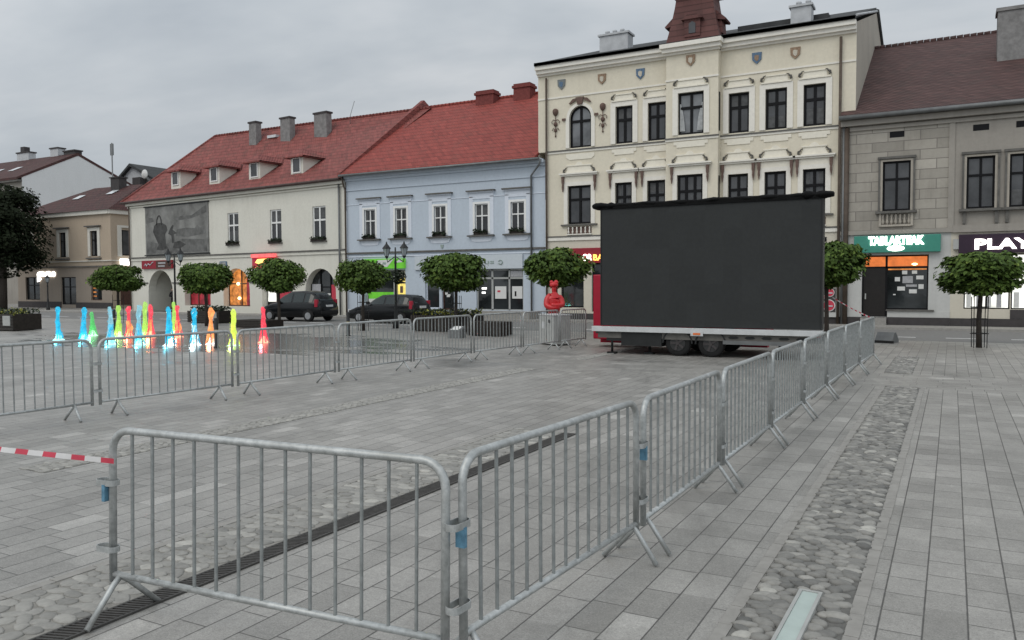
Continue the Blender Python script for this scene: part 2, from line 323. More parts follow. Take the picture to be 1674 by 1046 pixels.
# ---------------------------------------------------------------- mesh helpers
COL=S.collection
class MB:
    def __init__(s): s.v=[]; s.f=[]; s.sm=[]; s.tone=None
    def add(s,vs,fs,smooth=False):
        o=len(s.v); s.v+= [tuple(p) for p in vs]; s.f+=[tuple(i+o for i in f) for f in fs]; s.sm+=[smooth]*len(fs); return s
    def box(s,x0,x1,y0,y1,z0,z1):
        v=[(x0,y0,z0),(x1,y0,z0),(x1,y1,z0),(x0,y1,z0),(x0,y0,z1),(x1,y0,z1),(x1,y1,z1),(x0,y1,z1)]
        return s.add(v,[(0,3,2,1),(4,5,6,7),(0,1,5,4),(1,2,6,5),(2,3,7,6),(3,0,4,7)])
    def quad(s,*p): return s.add(p,[tuple(range(len(p)))])
    def prism(s,poly,y0,y1,smooth=False):
        """polygon in x,z pushed from y0 to y1"""
        n=len(poly); v=[(x,y0,z) for x,z in poly]+[(x,y1,z) for x,z in poly]
        return s.add(v,[tuple(range(n)),tuple(range(2*n-1,n-1,-1))]+[(i,i+n,(i+1)%n+n,(i+1)%n) for i in range(n)],smooth)
    def prismx(s,poly,x0,x1):
        n=len(poly); v=[(x0,y,z) for y,z in poly]+[(x1,y,z) for y,z in poly]
        return s.add(v,[tuple(range(n)),tuple(range(2*n-1,n-1,-1))]+[(i,i+n,(i+1)%n+n,(i+1)%n) for i in range(n)])
    def tube(s,pts,r,n=8,caps=True,flat=1.0):
        pts=[Vector(p) for p in pts]; rs=r if isinstance(r,(list,tuple)) else [r]*len(pts)
        vs=[];fs=[]; pu=None
        for i,p in enumerate(pts):
            t=(pts[min(i+1,len(pts)-1)]-pts[max(i-1,0)]).normalized()
            if pu is None:
                pu=t.orthogonal().normalized() if abs(t.z)>.99 or True else t
                a=Vector((0,0,1)) if abs(t.z)<.9 else Vector((1,0,0))
                pu=(a-t*a.dot(t)).normalized()
            else:
                pu=(pu-t*pu.dot(t)).normalized()
            q=t.cross(pu)
            for k in range(n):
                an=2*PI*k/n; vs.append(p+rs[i]*(math.cos(an)*pu*flat+math.sin(an)*q))
        for i in range(len(pts)-1):
            for k in range(n): fs.append((i*n+k,i*n+(k+1)%n,(i+1)*n+(k+1)%n,(i+1)*n+k))
        s.add(vs,fs,True)
        if caps:
            o=len(s.v)-len(vs); s.f+= [tuple(o+k for k in range(n-1,-1,-1)),tuple(o+(len(pts)-1)*n+k for k in range(n))]; s.sm+=[False,False]
        return s
    def lathe(s,prof,c=(0,0,0),n=16,axis='z',smooth=True):
        """profile of (radius, height)"""
        vs=[];fs=[];m=len(prof)
        for (r,h) in prof:
            for k in range(n):
                a=2*PI*k/n; u,v=r*math.cos(a),r*math.sin(a)
                p=(u,v,h) if axis=='z' else ((u,h,v) if axis=='y' else (h,u,v))
                vs.append((p[0]+c[0],p[1]+c[1],p[2]+c[2]))
        for i in range(m-1):
            for k in range(n): fs.append((i*n+k,i*n+(k+1)%n,(i+1)*n+(k+1)%n,(i+1)*n+k))
        s.add(vs,fs,smooth)
        o=len(s.v)-len(vs); s.f+=[tuple(o+k for k in range(n-1,-1,-1)),tuple(o+(m-1)*n+k for k in range(n))]; s.sm+=[False,False]
        return s
    def build(s,name,material,parent=None,loc=None,bevel=0):
        me=bpy.data.meshes.new(name); me.from_pydata(s.v,[],s.f); me.update()
        for p,q in zip(me.polygons,s.sm): p.use_smooth=q
        me.materials.append(mat(material))
        if s.tone:
            at=me.attributes.new('tone','FLOAT','FACE')
            at.data.foreach_set('value',s.tone)
        o=bpy.data.objects.new(name,me); COL.objects.link(o)
        if parent: o.parent=parent
        if loc: o.location=loc
        if bevel:
            b=o.modifiers.new('bevel','BEVEL'); b.width=bevel; b.segments=2; b.limit_method='ANGLE'
        import bmesh
        bm=bmesh.new(); bm.from_mesh(me); bmesh.ops.recalc_face_normals(bm,faces=bm.faces) if len(bm.faces)<4000 else None
        bm.to_mesh(me); bm.free()
        return o
def thing(name,label,cat,loc=(0,0,0),rz=0,group=None):
    o=bpy.data.objects.new(name,None); COL.objects.link(o); o.location=loc; o.rotation_euler=(0,0,rz)
    o.empty_display_size=.2; return tag(o,label,cat,group)
def tag(o,label,cat,group=None):
    o['label']=label; o['category']=cat
    if group: o['group']=group
    return o
def struct(o): o['kind']='structure'; return o
def copy_tree(o,parent=None):
    c=o.copy(); COL.objects.link(c); c.parent=parent
    for ch in [k for k in ALLCH(o)]: copy_tree(ch,c)
    return c
def ALLCH(o): return list(o.children)
def text_mb(txt,x0,x1,z0,z1,y,depth=.03,bold=.0):
    cu=bpy.data.curves.new('t','FONT'); cu.body=txt; cu.extrude=.02; cu.offset=bold; cu.resolution_u=3
    o=bpy.data.objects.new('t',cu); COL.objects.link(o)
    dg=bpy.context.evaluated_depsgraph_get(); me=bpy.data.meshes.new_from_object(o.evaluated_get(dg))
    xs=[v.co.x for v in me.vertices]; ys=[v.co.y for v in me.vertices]; zs=[v.co.z for v in me.vertices]
    ax,bx,ay,by,az,bz=min(xs),max(xs),min(ys),max(ys),min(zs),max(zs)
    mb=MB()
    vs=[(x0+(v.co.x-ax)/(bx-ax)*(x1-x0), y-(v.co.z-az)/(bz-az)*depth, z0+(v.co.y-ay)/(by-ay)*(z1-z0)) for v in me.vertices]
    mb.add(vs,[tuple(p.vertices) for p in me.polygons])
    bpy.data.objects.remove(o); bpy.data.curves.remove(cu); bpy.data.meshes.remove(me); return mb
# wall in the x,z plane with rectangular holes and their reveals
def wall(mb,x0,x1,z0,z1,holes,y=0.0,rev=.2):
    hs=[h for h in holes if h[0]<x1 and h[1]>x0 and h[2]<z1 and h[3]>z0]
    xs=sorted({x0,x1,*[min(max(h[i],x0),x1) for h in hs for i in (0,1)]}); zs=sorted({z0,z1,*[min(max(h[i],z0),z1) for h in hs for i in (2,3)]})
    for a,b in zip(xs,xs[1:]):
        for c,d in zip(zs,zs[1:]):
            mx,mz=(a+b)/2,(c+d)/2
            if any(h[0]<mx<h[1] and h[2]<mz<h[3] for h in hs): continue
            mb.quad((a,y,c),(b,y,c),(b,y,d),(a,y,d))
    for (a,b,c,d) in hs:
        mb.quad((a,y,c),(a,y,d),(a,y+rev,d),(a,y+rev,c)); mb.quad((b,y,c),(b,y+rev,c),(b,y+rev,d),(b,y,d))
        mb.quad((a,y,d),(b,y,d),(b,y+rev,d),(a,y+rev,d)); mb.quad((a,y,c),(a,y+rev,c),(b,y+rev,c),(b,y,c))
def arch_fill(mb,x0,x1,zt,y=0.0,rev=.2,rise=None,n=12):
    r=(x1-x0)/2; rise=rise or r; cx=(x0+x1)/2
    P=[(cx-r*math.cos(PI*i/n), zt-rise+rise*math.sin(PI*i/n)) for i in range(n+1)]
    for (a,za),(b,zb) in zip(P,P[1:]):
        mb.quad((a,y,za),(b,y,zb),(b,y,zt),(a,y,zt)); mb.quad((a,y,za),(a,y+rev,za),(b,y+rev,zb),(b,y,zb))
def arc_ring(mb,x0,x1,zt,wd,y0,y1,n=12):
    r=(x1-x0)/2; cx=(x0+x1)/2; zc=zt-r
    for i in range(n):
        a,b=PI*i/n,PI*(i+1)/n
        q=[(cx-rr*math.cos(t),zc+rr*math.sin(t)) for rr,t in ((r,a),(r,b),(r+wd,b),(r+wd,a))]
        mb.prism(q,y0,y1)
WR=random.Random(11)
def window(par,x0,x1,z0,z1,y,frame='dark_frame',pane='window_glass',cols=2,tr=.64,fw_=.07,arch=False,midz=True):
    mb=MB(); d=.06
    mb.box(x0,x0+fw_,y-d,y,z0,z1); mb.box(x1-fw_,x1,y-d,y,z0,z1)
    mb.box(x0+fw_,x1-fw_,y-d,y,z0,z0+fw_)
    if not arch: mb.box(x0+fw_,x1-fw_,y-d,y,z1-fw_,z1)
    else: arc_ring(mb,x0+fw_,x1-fw_,z1-fw_,fw_,y-d,y)
    W_=x1-x0
    for i in range(1,cols):
        cx=x0+W_*i/cols; mb.box(cx-fw_*.6,cx+fw_*.6,y-d-.012,y-.002,z0+fw_,z1-fw_)
    if midz:
        zt=z0+(z1-z0)*tr; mb.box(x0+fw_,x1-fw_,y-d-.022,y-.004,zt-fw_*.6,zt+fw_*.6)
    o=mb.build('window',frame,par)
    MB().box(x0+.01,x1-.01,y-.02,y-.008,z0+.01,z1-.01).build('pane',pane,o)
    if pane in('window_glass','dark_glass'):
        k=WR.random(); w_=x1-x0; zt=z1-.1; i0=x0+fw_; i1=x1-fw_
        if arch: k=1
        if k<.30: MB().prism([(i0,z0+.1),(i0+w_*.22,z0+.1),(i0+w_*.16,z0+(z1-z0)*.5),(i0+w_*.2,zt),(i0,zt)],y-.027,y-.0205).build('curtain','net_curtain',o); MB().prism([(i1,z0+.1),(i1-w_*.2,z0+.1),(i1-w_*.15,z0+(z1-z0)*.5),(i1-w_*.22,zt),(i1,zt)],y-.027,y-.0205).build('curtain','net_curtain',o)
        elif k<.5: MB().box(i0,i1,y-.027,y-.0205,z1-(z1-z0)*WR.uniform(.25,.55),zt).build('blind','net_curtain',o)
        elif k<.65: MB().box(i0,i1,y-.027,y-.0205,z0+.09,z0+(z1-z0)*WR.uniform(.3,.5)).build('curtain','net_curtain',o)
    return o
def surround(par,x0,x1,z0,z1,wd=.18,pr=.05,m='white_trim',top=True,bottom=False,y=0.0):
    mb=MB(); mb.box(x0-wd,x0,y-pr,y+.02,z0,z1); mb.box(x1,x1+wd,y-pr,y+.02,z0,z1)
    if top: mb.box(x0-wd,x1+wd,y-pr-.003,y+.02,z1,z1+wd*.9)
    if bottom: mb.box(x0-wd,x1+wd,y-pr-.003,y+.02,z0-wd*.6,z0)
    return mb.build('window_surround',m,par)
def flower_box(x0,x1,z,y,par_mat,label,seed,h=.16,red=False):
    """stands on a sill: a thing of its own, given in world terms through par_mat"""
    rnd=random.Random(seed); p=par_mat@Vector(((x0+x1)/2,y,z)); t=thing('flower_box',label,'flower box',p,par_mat.to_euler().z,'flower boxes on the window sills')
    w2=(x1-x0)/2; MB().box(-w2,w2,-.1,.1,0,h).build('trough','planter_wood',t)
    mb=MB()
    for i in range(150):
        a=Vector((rnd.uniform(-w2-.03,w2+.03),rnd.uniform(-.14,.12),h+rnd.uniform(-.14,.2)*rnd.random()))
        leafquad(mb,a,rnd.uniform(.05,.1),rnd)
    mb.build('plants','leaf_dark',t)
    if red:
        mb=MB()
        for i in range(14):
            a=Vector((rnd.uniform(-w2,w2),-.13,h+rnd.uniform(-.1,.1))); leafquad(mb,a,.05,rnd)
        mb.build('blossoms','flower_red',t)
    return t
def leafquad(mb,c,r,rnd,flat=.5):
    n=Vector((rnd.gauss(0,1)*flat,rnd.gauss(0,1)*flat,rnd.gauss(0,.6)+.7)).normalized()
    a=n.orthogonal().normalized(); a.rotate(Matrix.Rotation(rnd.uniform(0,6.28),3,n)); b=n.cross(a)
    k=r*.75
    mb.add([c-a*r,c+b*k*.8-n*r*.12,c+a*r*.9-n*r*.3,c-b*k*.8-n*r*.12],[(0,1,2,3)])
# ---------------------------------------------------------------- ground
g=MB().quad((-400,-60,0),(260,-60,0),(260,300,0),(-400,300,0)); struct(g.build('ground','stone_paving'))
rd=MB().quad((-400,29.9,.004),(260,29.9,.004),(260,36.4,.004),(-400,36.4,.004)); struct(rd.build('road','road_asphalt'))
mk=MB()
x=-60.0
while x<30:
    mk.quad((x,31.5,.008),(x+1.0,31.5,.008),(x+1.0,31.67,.008),(x,31.67,.008)); x+=1.93
struct(mk.build('road_marking','road_paint'))
kb=MB().box(-62,-3.5+60,36.4,36.55,0,.1); struct(kb.build('kerb','kerb_stone'))
pvm=MB().box(-62,60,36.553,38.45,0,.096); struct(pvm.build('pavement','kerb_stone'))
ed=MB().quad((-400,29.72,.004),(260,29.72,.004),(260,29.895,.004),(-400,29.895,.004)); struct(ed.build('road_edge','kerb_stone'))
# cobble strips: sand bed sheets and the stones
STR=[(-1.06,-.50,1.5,16.5,.108,1),(-1.26,-.72,19.0,23.2,.095,0),(-5.14,-4.44,-1.0,9.5,.14,1),(-8.75,-8.3,5.0,16.4,.1,0),(-8.6,-8.2,19,26,.12,0)]
bed=MB()
for x0,x1,y0,y1,_,_ in STR[:2]: bed.quad((x0,y0,.004),(x1,y0,.004),(x1,y1,.004),(x0,y1,.004))
struct(bed.build('cobble_bed','joint_sand'))
bed=MB()
for x0,x1,y0,y1,_,_ in STR[2:]: bed.quad((x0,y0,.004),(x1,y0,.004),(x1,y1,.004),(x0,y1,.004))
struct(bed.build('sand_bed','pale_sand'))
def stone(mb,tones,c,rx,ry,h,ang,rnd,n=9,tb=.45,tw=.17):
    rings=[(1.0,-.35),(1.03,.25),(.84,.72),(.45,.97)]
    sh=[1+rnd.uniform(-.14,.14) for _ in range(n)]; ca,sa=math.cos(ang),math.sin(ang); vs=[]
    for k,(rr,hh) in enumerate(rings):
        for i in range(n):
            a=2*PI*i/n; u,v=rx*rr*sh[i]*math.cos(a),ry*rr*sh[i]*math.sin(a)
            vs.append((c[0]+u*ca-v*sa,c[1]+u*sa+v*ca,c[2]+h*hh*(1+rnd.uniform(-.05,.05))))
    vs.append((c[0],c[1],c[2]+h))
    fs=[(k*n+i,k*n+(i+1)%n,(k+1)*n+(i+1)%n,(k+1)*n+i) for k in range(3) for i in range(n)]+[(3*n+i,3*n+(i+1)%n,4*n) for i in range(n)]
    mb.add(vs,fs,True); t_=min(1,max(0,rnd.gauss(tb,tw))); tones.extend([t_]*len(fs))
mb=MB(); tones=[]; rnd=random.Random(3)
for x0,x1,y0,y1,sz,near in STR:
    y=y0+.02; row=0
    while y<y1:
        x=x0+.02+(row%2)*sz*.45
        while x<x1-.01:
            rx=sz*rnd.uniform(.40,.74); ry=sz*rnd.uniform(.28,.46)
            stone(mb,tones,(min(max(x+rnd.uniform(-.014,.014),x0+rx*.8),x1-rx*.8),y+rnd.uniform(-.016,.016),.004),rx,ry,rnd.uniform(.013,.030)*(1 if x0>-2 else .5),rnd.gauss(.1,.4),rnd,9 if near else 7,*((.45,.2) if x0>-2 else ((.62,.13) if x0>-6 else (.68,.09))))
            x+=sz*rnd.uniform(.86,1.1)
        y+=sz*.66; row+=1
mb.tone=tones
cb=mb.build('cobblestones','river_cobble'); cb['kind']='stuff'; cb['label']='rounded river stones set in strips between the paving slabs'; cb['category']='cobblestones'
# narrow border slabs beside the strips, slightly out of line
bs=MB(); rnd=random.Random(12)
for xe,y0,y1 in ((-1.145,1.5,16.5),(-.495,1.5,16.5),(-5.225,-1,9.5)):
    y=y0
    while y<y1:
        l=rnd.uniform(.28,.36); d=rnd.uniform(-.004,.004); a=rnd.uniform(0,.002)
        bs.box(xe+d,xe+.078+d,y,y+l-.006,0,.006+a); y+=l
struct(bs.build('border_slabs','kerb_stone'))
# drain
t=thing('drain_channel','long narrow black slotted drain grate beside the left strip of cobbles','drain',(-4.33,2,0))
MB().box(-.085,.085,-3,7.5,-.03,.003).build('channel','iron_dark',t)
mb=MB(); mb.box(-.088,-.072,-3,7.5,.0,.014); mb.box(.072,.088,-3,7.5,.0,.014)
y=-3
while y<7.45:
    mb.add([(-.072,y,.013),(.072,y+.05,.013),(.072,y+.066,.013),(-.072,y+.016,.013),(-.072,y,.004),(.072,y+.05,.004),(.072,y+.066,.004),(-.072,y+.016,.004)],[(0,1,2,3),(0,4,5,1),(3,2,6,7)]); y+=.034
mb.build('grate','grate_iron',t)
# recessed light
t=thing('ground_light','long pale green recessed light strip lying among the cobbles','ground light',(-.75,4.6,0),R(-1))
mb=MB().box(-.068,-.048,-1.2,.62,0,.04).box(.048,.068,-1.2,.62,0,.04).box(-.048,.048,.6,.62,0,.04); mb.build('frame','cabinet_grey',t)
MB().box(-.047,.047,-1.2,.598,0,.034).build('pane','lamp_pane',t)
# ---------------------------------------------------------------- barriers
def barrier(p,q,label,group,feet='end',asym=False,hooks=True,tagc=False,lean=0):
    low=feet=='in'
    a=Vector((*p,0)); b=Vector((*q,0)); L=(b-a).length; rz=math.atan2(b.y-a.y,b.x-a.x)
    t=thing('crowd_barrier',label,'crowd barrier',a,rz,group); t.rotation_euler=(lean,0,rz)
    r=.0225; zt=1.16 if low else 1.12; zb=.235 if low else .25; cr=.13
    fr=[(0,0,zb-.045)]+[(0,0,zt-cr)]+[(cr-cr*math.cos(k*PI/12),0,zt-cr+cr*math.sin(k*PI/12)) for k in range(1,7)]
    fr+=[(L-cr+cr*math.sin(k*PI/12),0,zt-cr+cr*math.cos(k*PI/12)) for k in range(0,7)]+[(L,0,zb-.045)]
    mb=MB().tube(fr,r,10); mb.tube([(r*.6,0,zb),(L-r*.6,0,zb)],.019,10); mb.build('frame','galvanised_steel',t)
    n=max(4,round(L/(.14 if low else .155))-1); mb=MB()
    for i in range(1,n+1):
        x=L*i/(n+1); mb.tube([(x,0,zb),(x,0,zt-.01)],.0102,6,False)
    mb.build('bars','dull_steel',t)
    ins=.06 if feet=='end' else .27
    for x,sg in ((ins,1),(L-ins,-1)):
        for sd in (1,-1):
            if asym: tip=(x-.03,sd*.2+.01,.012)
            else: tip=(x+sg*.03,sd*(.205 if low else .25),.012)
            k=(x+(tip[0]-x)*.22,tip[1]*.22,zb-.045) if not low else (x+(tip[0]-x)*.5,tip[1]*.5,zb*.5)
            lg=MB().tube([(x,0,zb-.005),k,tip],.0205 if low else .0175,8).build('leg','galvanised_steel',t)
    if hooks:
        for z in (.80,.40):
            # a flat steel band bent round this post and the neighbour's
            n_=8; ring=[(.03*math.sin(PI*k/n_),.034*math.cos(PI*k/n_)) for k in range(n_+1)]+[(-.085-.03*math.sin(PI*k/n_),-.034*math.cos(PI*k/n_)) for k in range(n_+1)]
            m_=len(ring); hh=.017
            vs=[(x,y,z+h) for x,y in ring for h in (-hh,hh)]+[(x*1.0+(.004 if x>-.04 else -.004),y*1.12,z+h) for x,y in ring for h in (-hh,hh)]
            fs=[]
            for i in range(m_):
                j=(i+1)%m_; fs+=[(2*i,2*j,2*j+1,2*i+1),(2*m_+2*i,2*m_+2*i+1,2*m_+2*j+1,2*m_+2*j),(2*i+1,2*j+1,2*m_+2*j+1,2*m_+2*i+1),(2*i,2*m_+2*i,2*m_+2*j,2*j)]
            MB().add(vs,fs).build('hook','galvanised_steel',t)
        if tagc:
            MB().box(-.047,-.022,-.040,-.036,.69,.79).box(-.047,-.043,-.036,.01,.69,.79).box(-.026,-.022,-.036,.01,.69,.79).build('plastic_tag','blue_plastic',t)
    return t
G1='crowd barriers of the near and right-hand row'; G2='crowd barriers of the row in front of the fountain'
tn_=barrier((-4.34,3.0),(-2.105,3.17),'nearest galvanised barrier, with red and white tape tied to its left end',G1,tagc=True,lean=R(-1.5)); tn_.scale=(1,1,.985)
right=[((-2.06,3.27),(-1.94,5.38)),((-1.93,5.5),(-1.91,7.58)),((-1.905,7.7),(-1.88,9.85)),((-1.885,9.97),(-1.86,12.03)),((-1.85,12.15),(-1.83,14.24)),((-1.82,14.36),(-1.78,16.35)),((-1.77,16.47),(-1.71,18.4)),((-1.70,18.5),(-1.62,20.9))]
rl=['first barrier of the right row, hooked at the near corner with a blue tag','second barrier of the right row, counted from the near corner','third barrier of the right row, counted from the near corner','fourth barrier of the right row, beside the middle of the cobble strip','fifth barrier of the right row, counted from the near corner','sixth barrier of the right row, near the far end of the cobble strip','second last barrier of the right row, in front of the screen trailer','last and farthest barrier of the right row, with tape at its end']
for i,((p,q),l) in enumerate(zip(right,rl)): barrier(p,q,l,G1,asym=True,tagc=i<2)
left=[((-11.2,4.95),(-11.09,7.42)),((-11.08,7.54),(-10.95,9.93)),((-10.94,10.05),(-10.87,12.49)),((-10.86,12.6),(-10.8,15.0)),((-10.8,15.11),(-10.73,17.5)),((-10.7,17.6),(-10.48,19.74)),((-10.46,19.84),(-10.3,21.8)),((-10.29,21.9),(-10.12,23.4))]
ll=['leftmost barrier of the far row, cut off by the photo edge','second barrier of the far row, in front of the tallest fountain jets','third barrier of the far row, in front of the red and yellow jets','fourth barrier of the far row, in front of the dark parked cars','fifth barrier of the far row, in front of the slatted flower planter','sixth barrier of the far row, left of the grey cabinet','barrier of the far row directly in front of the grey cabinet','last barrier of the far row, ending at the red side of the trailer']
for i,((p,q),l) in enumerate(zip(left,ll)): barrier(p,q,l,G2,feet='in',hooks=i<4)
# tape
def tape(pts,label):
    t=thing('barrier_tape',label,'barrier tape',pts[0],0)
    P=[Vector(p)-Vector(pts[0]) for p in pts]; L=sum((b-a).length for a,b in zip(P,P[1:]))
    def at(s):
        for a,b in zip(P,P[1:]):
            l=(b-a).length
            if s<=l: return a+(b-a)*(s/l)
            s-=l
        return P[-1]
    mb=MB(); s=0;k=0; kinds=[]; sam=[0]
    while s<L:
        e=min(s+(.11 if k%2 else .13),L)
        for j in range(1,4): sam.append(s+(e-s)*j/3); kinds.append(k%2)
        s=e;k+=1
    vs=[]
    for u in sam:
        p=at(u); tw=.5+.5*math.sin(u*3.1); h=Vector((0,.012*tw,.030)); vs+=[p-h*.5,p+h*.5]
    mb.add(vs,[(2*i,2*i+2,2*i+3,2*i+1) for i in range(len(sam)-1)])
    o=mb.build('tape','tape_white',t); o.data.materials.append(mat('tape_red'))
    for p,q in zip(o.data.polygons,kinds): p.material_index=q
    return t
tape([(-7.6,2.6,1.0),(-6.5,2.72,.95),(-5.4,2.85,.93),(-4.27,2.98,.93)],'red and white warning tape stretched left from the nearest barrier')
tape([(-2.75,22.6,1.55),(-2.2,21.9,1.28),(-1.64,20.9,1.08)],'thin red and white tape sagging from the screen trailer to the last right barrier')
# ---------------------------------------------------------------- buildings
def pipe(par,x,z0,z1,y=-.12,r=.05,m='zinc',top=None):
    pts=[(x,y,z0),(x,y,z1)]
    if top: pts+=top
    return MB().tube(pts,r,8).build('downpipe',m,par)
def gable_roof(par,x0,x1,ye,ze,yr,zr,yb,zb,m,th=.16,name='roof'):
    mb=MB(); mb.prismx([(ye,ze),(yr,zr),(yb,zb),(yb,zb-th),(yr,zr-th*1.3),(ye,ze-th)],x0,x1); return mb.build(name,m,par)
# ---- cream town hall-like house
H=thing('cream_townhouse','tall cream yellow townhouse with a projecting bay, turret and coats of arms behind the screen','building',(-19.4,38.6,0))
W3=[(1.81,3.04,8.97,11.1),(4.36,5.27,8.97,10.82),(6.06,6.98,8.97,10.82),(10.02,10.97,8.97,10.82),(11.70,12.66,8.97,10.82),(13.37,14.32,8.97,10.82)]
W2=[(1.71,3.02,5.04,7.02),(4.34,5.24,5.04,7.02),(6.03,6.96,5.04,7.02),(10.01,10.95,5.04,7.05),(11.69,12.65,5.04,7.05),(13.38,14.34,5.04,7.05)]
W1=[(1.3,2.6,.7,3.0),(3.05,6.5,.5,3.0),(8.0,9.2,.12,3.0),(10.0,14.2,.7,3.0)]
mb=MB(); wall(mb,0,15.55,8.88,12.85,W3); arch_fill(mb,1.81,3.04,11.1); wall(mb,.45,14.98,4.4,8.88,W2); mb.build('wall','cream_plaster',H)
mb=MB(); wall(mb,.45,14.98,0.0,4.4,W1); mb.build('ground_floor_wall','cream_render_low',H)
mb=MB(); mb.quad((.45,0,0),(.45,12,0),(.45,12,8.88),(.45,0,8.88)); mb.quad((0,0,8.6),(0,14.3,8.6),(0,14.3,13.4),(0,9.9,16.4),(0,0,13.3))
mb.quad((.45,0,8.88),(0,0,8.88),(0,12,8.88),(.45,12,8.88)); mb.build('side_wall','cream_plaster',H)
mb=MB(); mb.quad((15.55,0,8.7),(15.55,14.3,8.7),(15.55,14.3,17.2-2),(15.55,9.9,16.5),(15.55,0,13.3)); mb.quad((14.98,0,0),(14.98,12,0),(14.98,12,8.9),(14.98,0,8.9))
mb.quad((14.98,0.0,8.88),(14.98,12,8.88),(15.55,12,8.88),(15.55,0.0,8.88)); mb.build('gable_wall','side_render',H)
# bay
bx0,bx1,by=7.14,9.65,-.5
WB=[(7.73,8.98,9.02,11.0),(7.70,8.95,4.95,7.12)]
mb=MB(); wall(mb,bx0,bx1,4.45,12.85,WB,y=by)
mb.quad((bx0,by,4.45),(bx0,0,4.45),(bx0,0,12.85),(bx0,by,12.85)); mb.quad((bx1,by,4.45),(bx1,by,12.85),(bx1,0,12.85),(bx1,0,4.45)); mb.quad((bx0,by,4.45),(bx1,by,4.45),(bx1,0,4.45),(bx0,0,4.45))
mb.build('bay','cream_plaster',H)
MB().box(bx1,bx1+.02,by+.12,by+.32,9.1,10.9).box(bx1,bx1+.02,by+.12,by+.32,5.2,7.0).build('side_slit','dark_frame',H)
# cornices / strings
def cornice(par,segs,prof,m,name='cornice'):
    mb=MB()
    for (x0,x1,y) in segs:
        for (z0,z1,p) in prof: mb.box(x0-(p*.5 if y<0 else 0),x1+(p*.5 if y<0 else 0),y-p,y+.03,z0,z1)
    return mb.build(name,m,par)
cornice(H,[(0,bx0,0),(bx1,15.55,0),(bx0,bx1,by)],[(12.82,12.92,.12),(12.92,13.1,.28),(13.1,13.3,.42)],'white_trim')
cornice(H,[(0,bx0,0),(bx1,15.55,0),(bx0,bx1,by)],[(11.6,11.68,.04)],'white_trim','string_course')
cornice(H,[(.45,bx0,0),(bx1,14.98,0),(bx0,bx1,by)],[(8.84,8.90,.09)],'dark_ledge','string_course')
cornice(H,[(.45,bx0,0),(bx1,14.98,0),(bx0,bx1,by)],[(8.74,8.838,.05)],'white_trim','string_course')
cornice(H,[(.45,14.98,0)],[(4.38,4.44,.10)],'dark_ledge','string_course')
cornice(H,[(.45,14.98,0)],[(4.2,4.376,.07)],'white_trim','string_course')
for i,(a,b,c,d) in enumerate(W3): window(H,a,b,c,d,.18,arch=(i==0),pane='curtain_glass' if i==0 else 'window_glass',fw_=.105)
for (a,b,c,d) in W2: window(H,a,b,c,d,.18,fw_=.105)
window(H,*WB[0],by+.18,pane='curtain_glass',fw_=.105); window(H,*WB[1],by+.18,fw_=.105,cols=3)
for a,b,c,d in W1: window(H,a,b,c,d,.18,pane='shop_glass',tr=.78,cols=max(1,round((b-a)/1.1)))
MB().prism([(7.8,9.2),(8.05,9.2),(8.0,9.8),(7.85,10.5),(7.8,10.5)],by+.1,by+.13).prism([(8.9,9.2),(8.62,9.2),(8.68,9.8),(8.85,10.5),(8.9,10.5)],by+.1,by+.13).build('curtain','curtain_cloth',H)
# trims
def scrolls(par,cx,hw,z,y,m='ornament_dark'):
    for s in (-1,1):
        P=[(cx+s*hw,y,z),(cx+s*(hw+.07),y,z+.03),(cx+s*(hw+.05),y,z+.12),(cx+s*(hw-.03),y,z+.16),(cx+s*(hw-.06),y,z+.22),(cx+s*(hw-.14),y,z+.24)]
        MB().tube([(a,b-.03,c) for a,b,c in P],[.03,.05,.055,.04,.03,.02],6).build('scroll',m,par)
def trim3(a,b,c,d,y=0,arch=False):
    cx=(a+b)/2; hw=(b-a)/2
    if arch:
        mb=MB().box(a-.2,a,y-.05,y+.02,c,d-hw).box(b,b+.2,y-.05,y+.02,c,d-hw); arc_ring(mb,a,b,d,.16,y-.05,y+.02); mb.build('window_surround','white_trim',H); return
    surround(H,a,b,c,d,.26,.05,y=y)
    MB().box(a-.2,b+.2,y-.10,y+.02,d+.24,d+.30).prism([(a-.06,d+.302),(b+.06,d+.302),(b+.0,d+.56),(a-.0,d+.56)],y-.035,y+.02).box(a+.02,b-.02,y-.08,y+.02,d+.562,d+.61).build('hood','cream_trim',H)
    scrolls(H,cx,hw+.12,d+.36,y-.06)
    MB().prism([(a-.2,8.70),(b+.2,8.70),(b+.2,8.54),(b+.06,8.54),(b+.06,8.42),(a-.06,8.42),(a-.06,8.54),(a-.2,8.54)],y-.035,y+.02).build('apron','cream_trim',H)
for i,q in enumerate(W3): trim3(*q,arch=(i==0))
trim3(*WB[0],y=by)
MB().prism([(1.62,8.66),(3.22,8.66),(3.22,8.5),(3.04,8.36),(1.81,8.36),(1.62,8.5)],-.035,.02).build('apron','cream_trim',H)
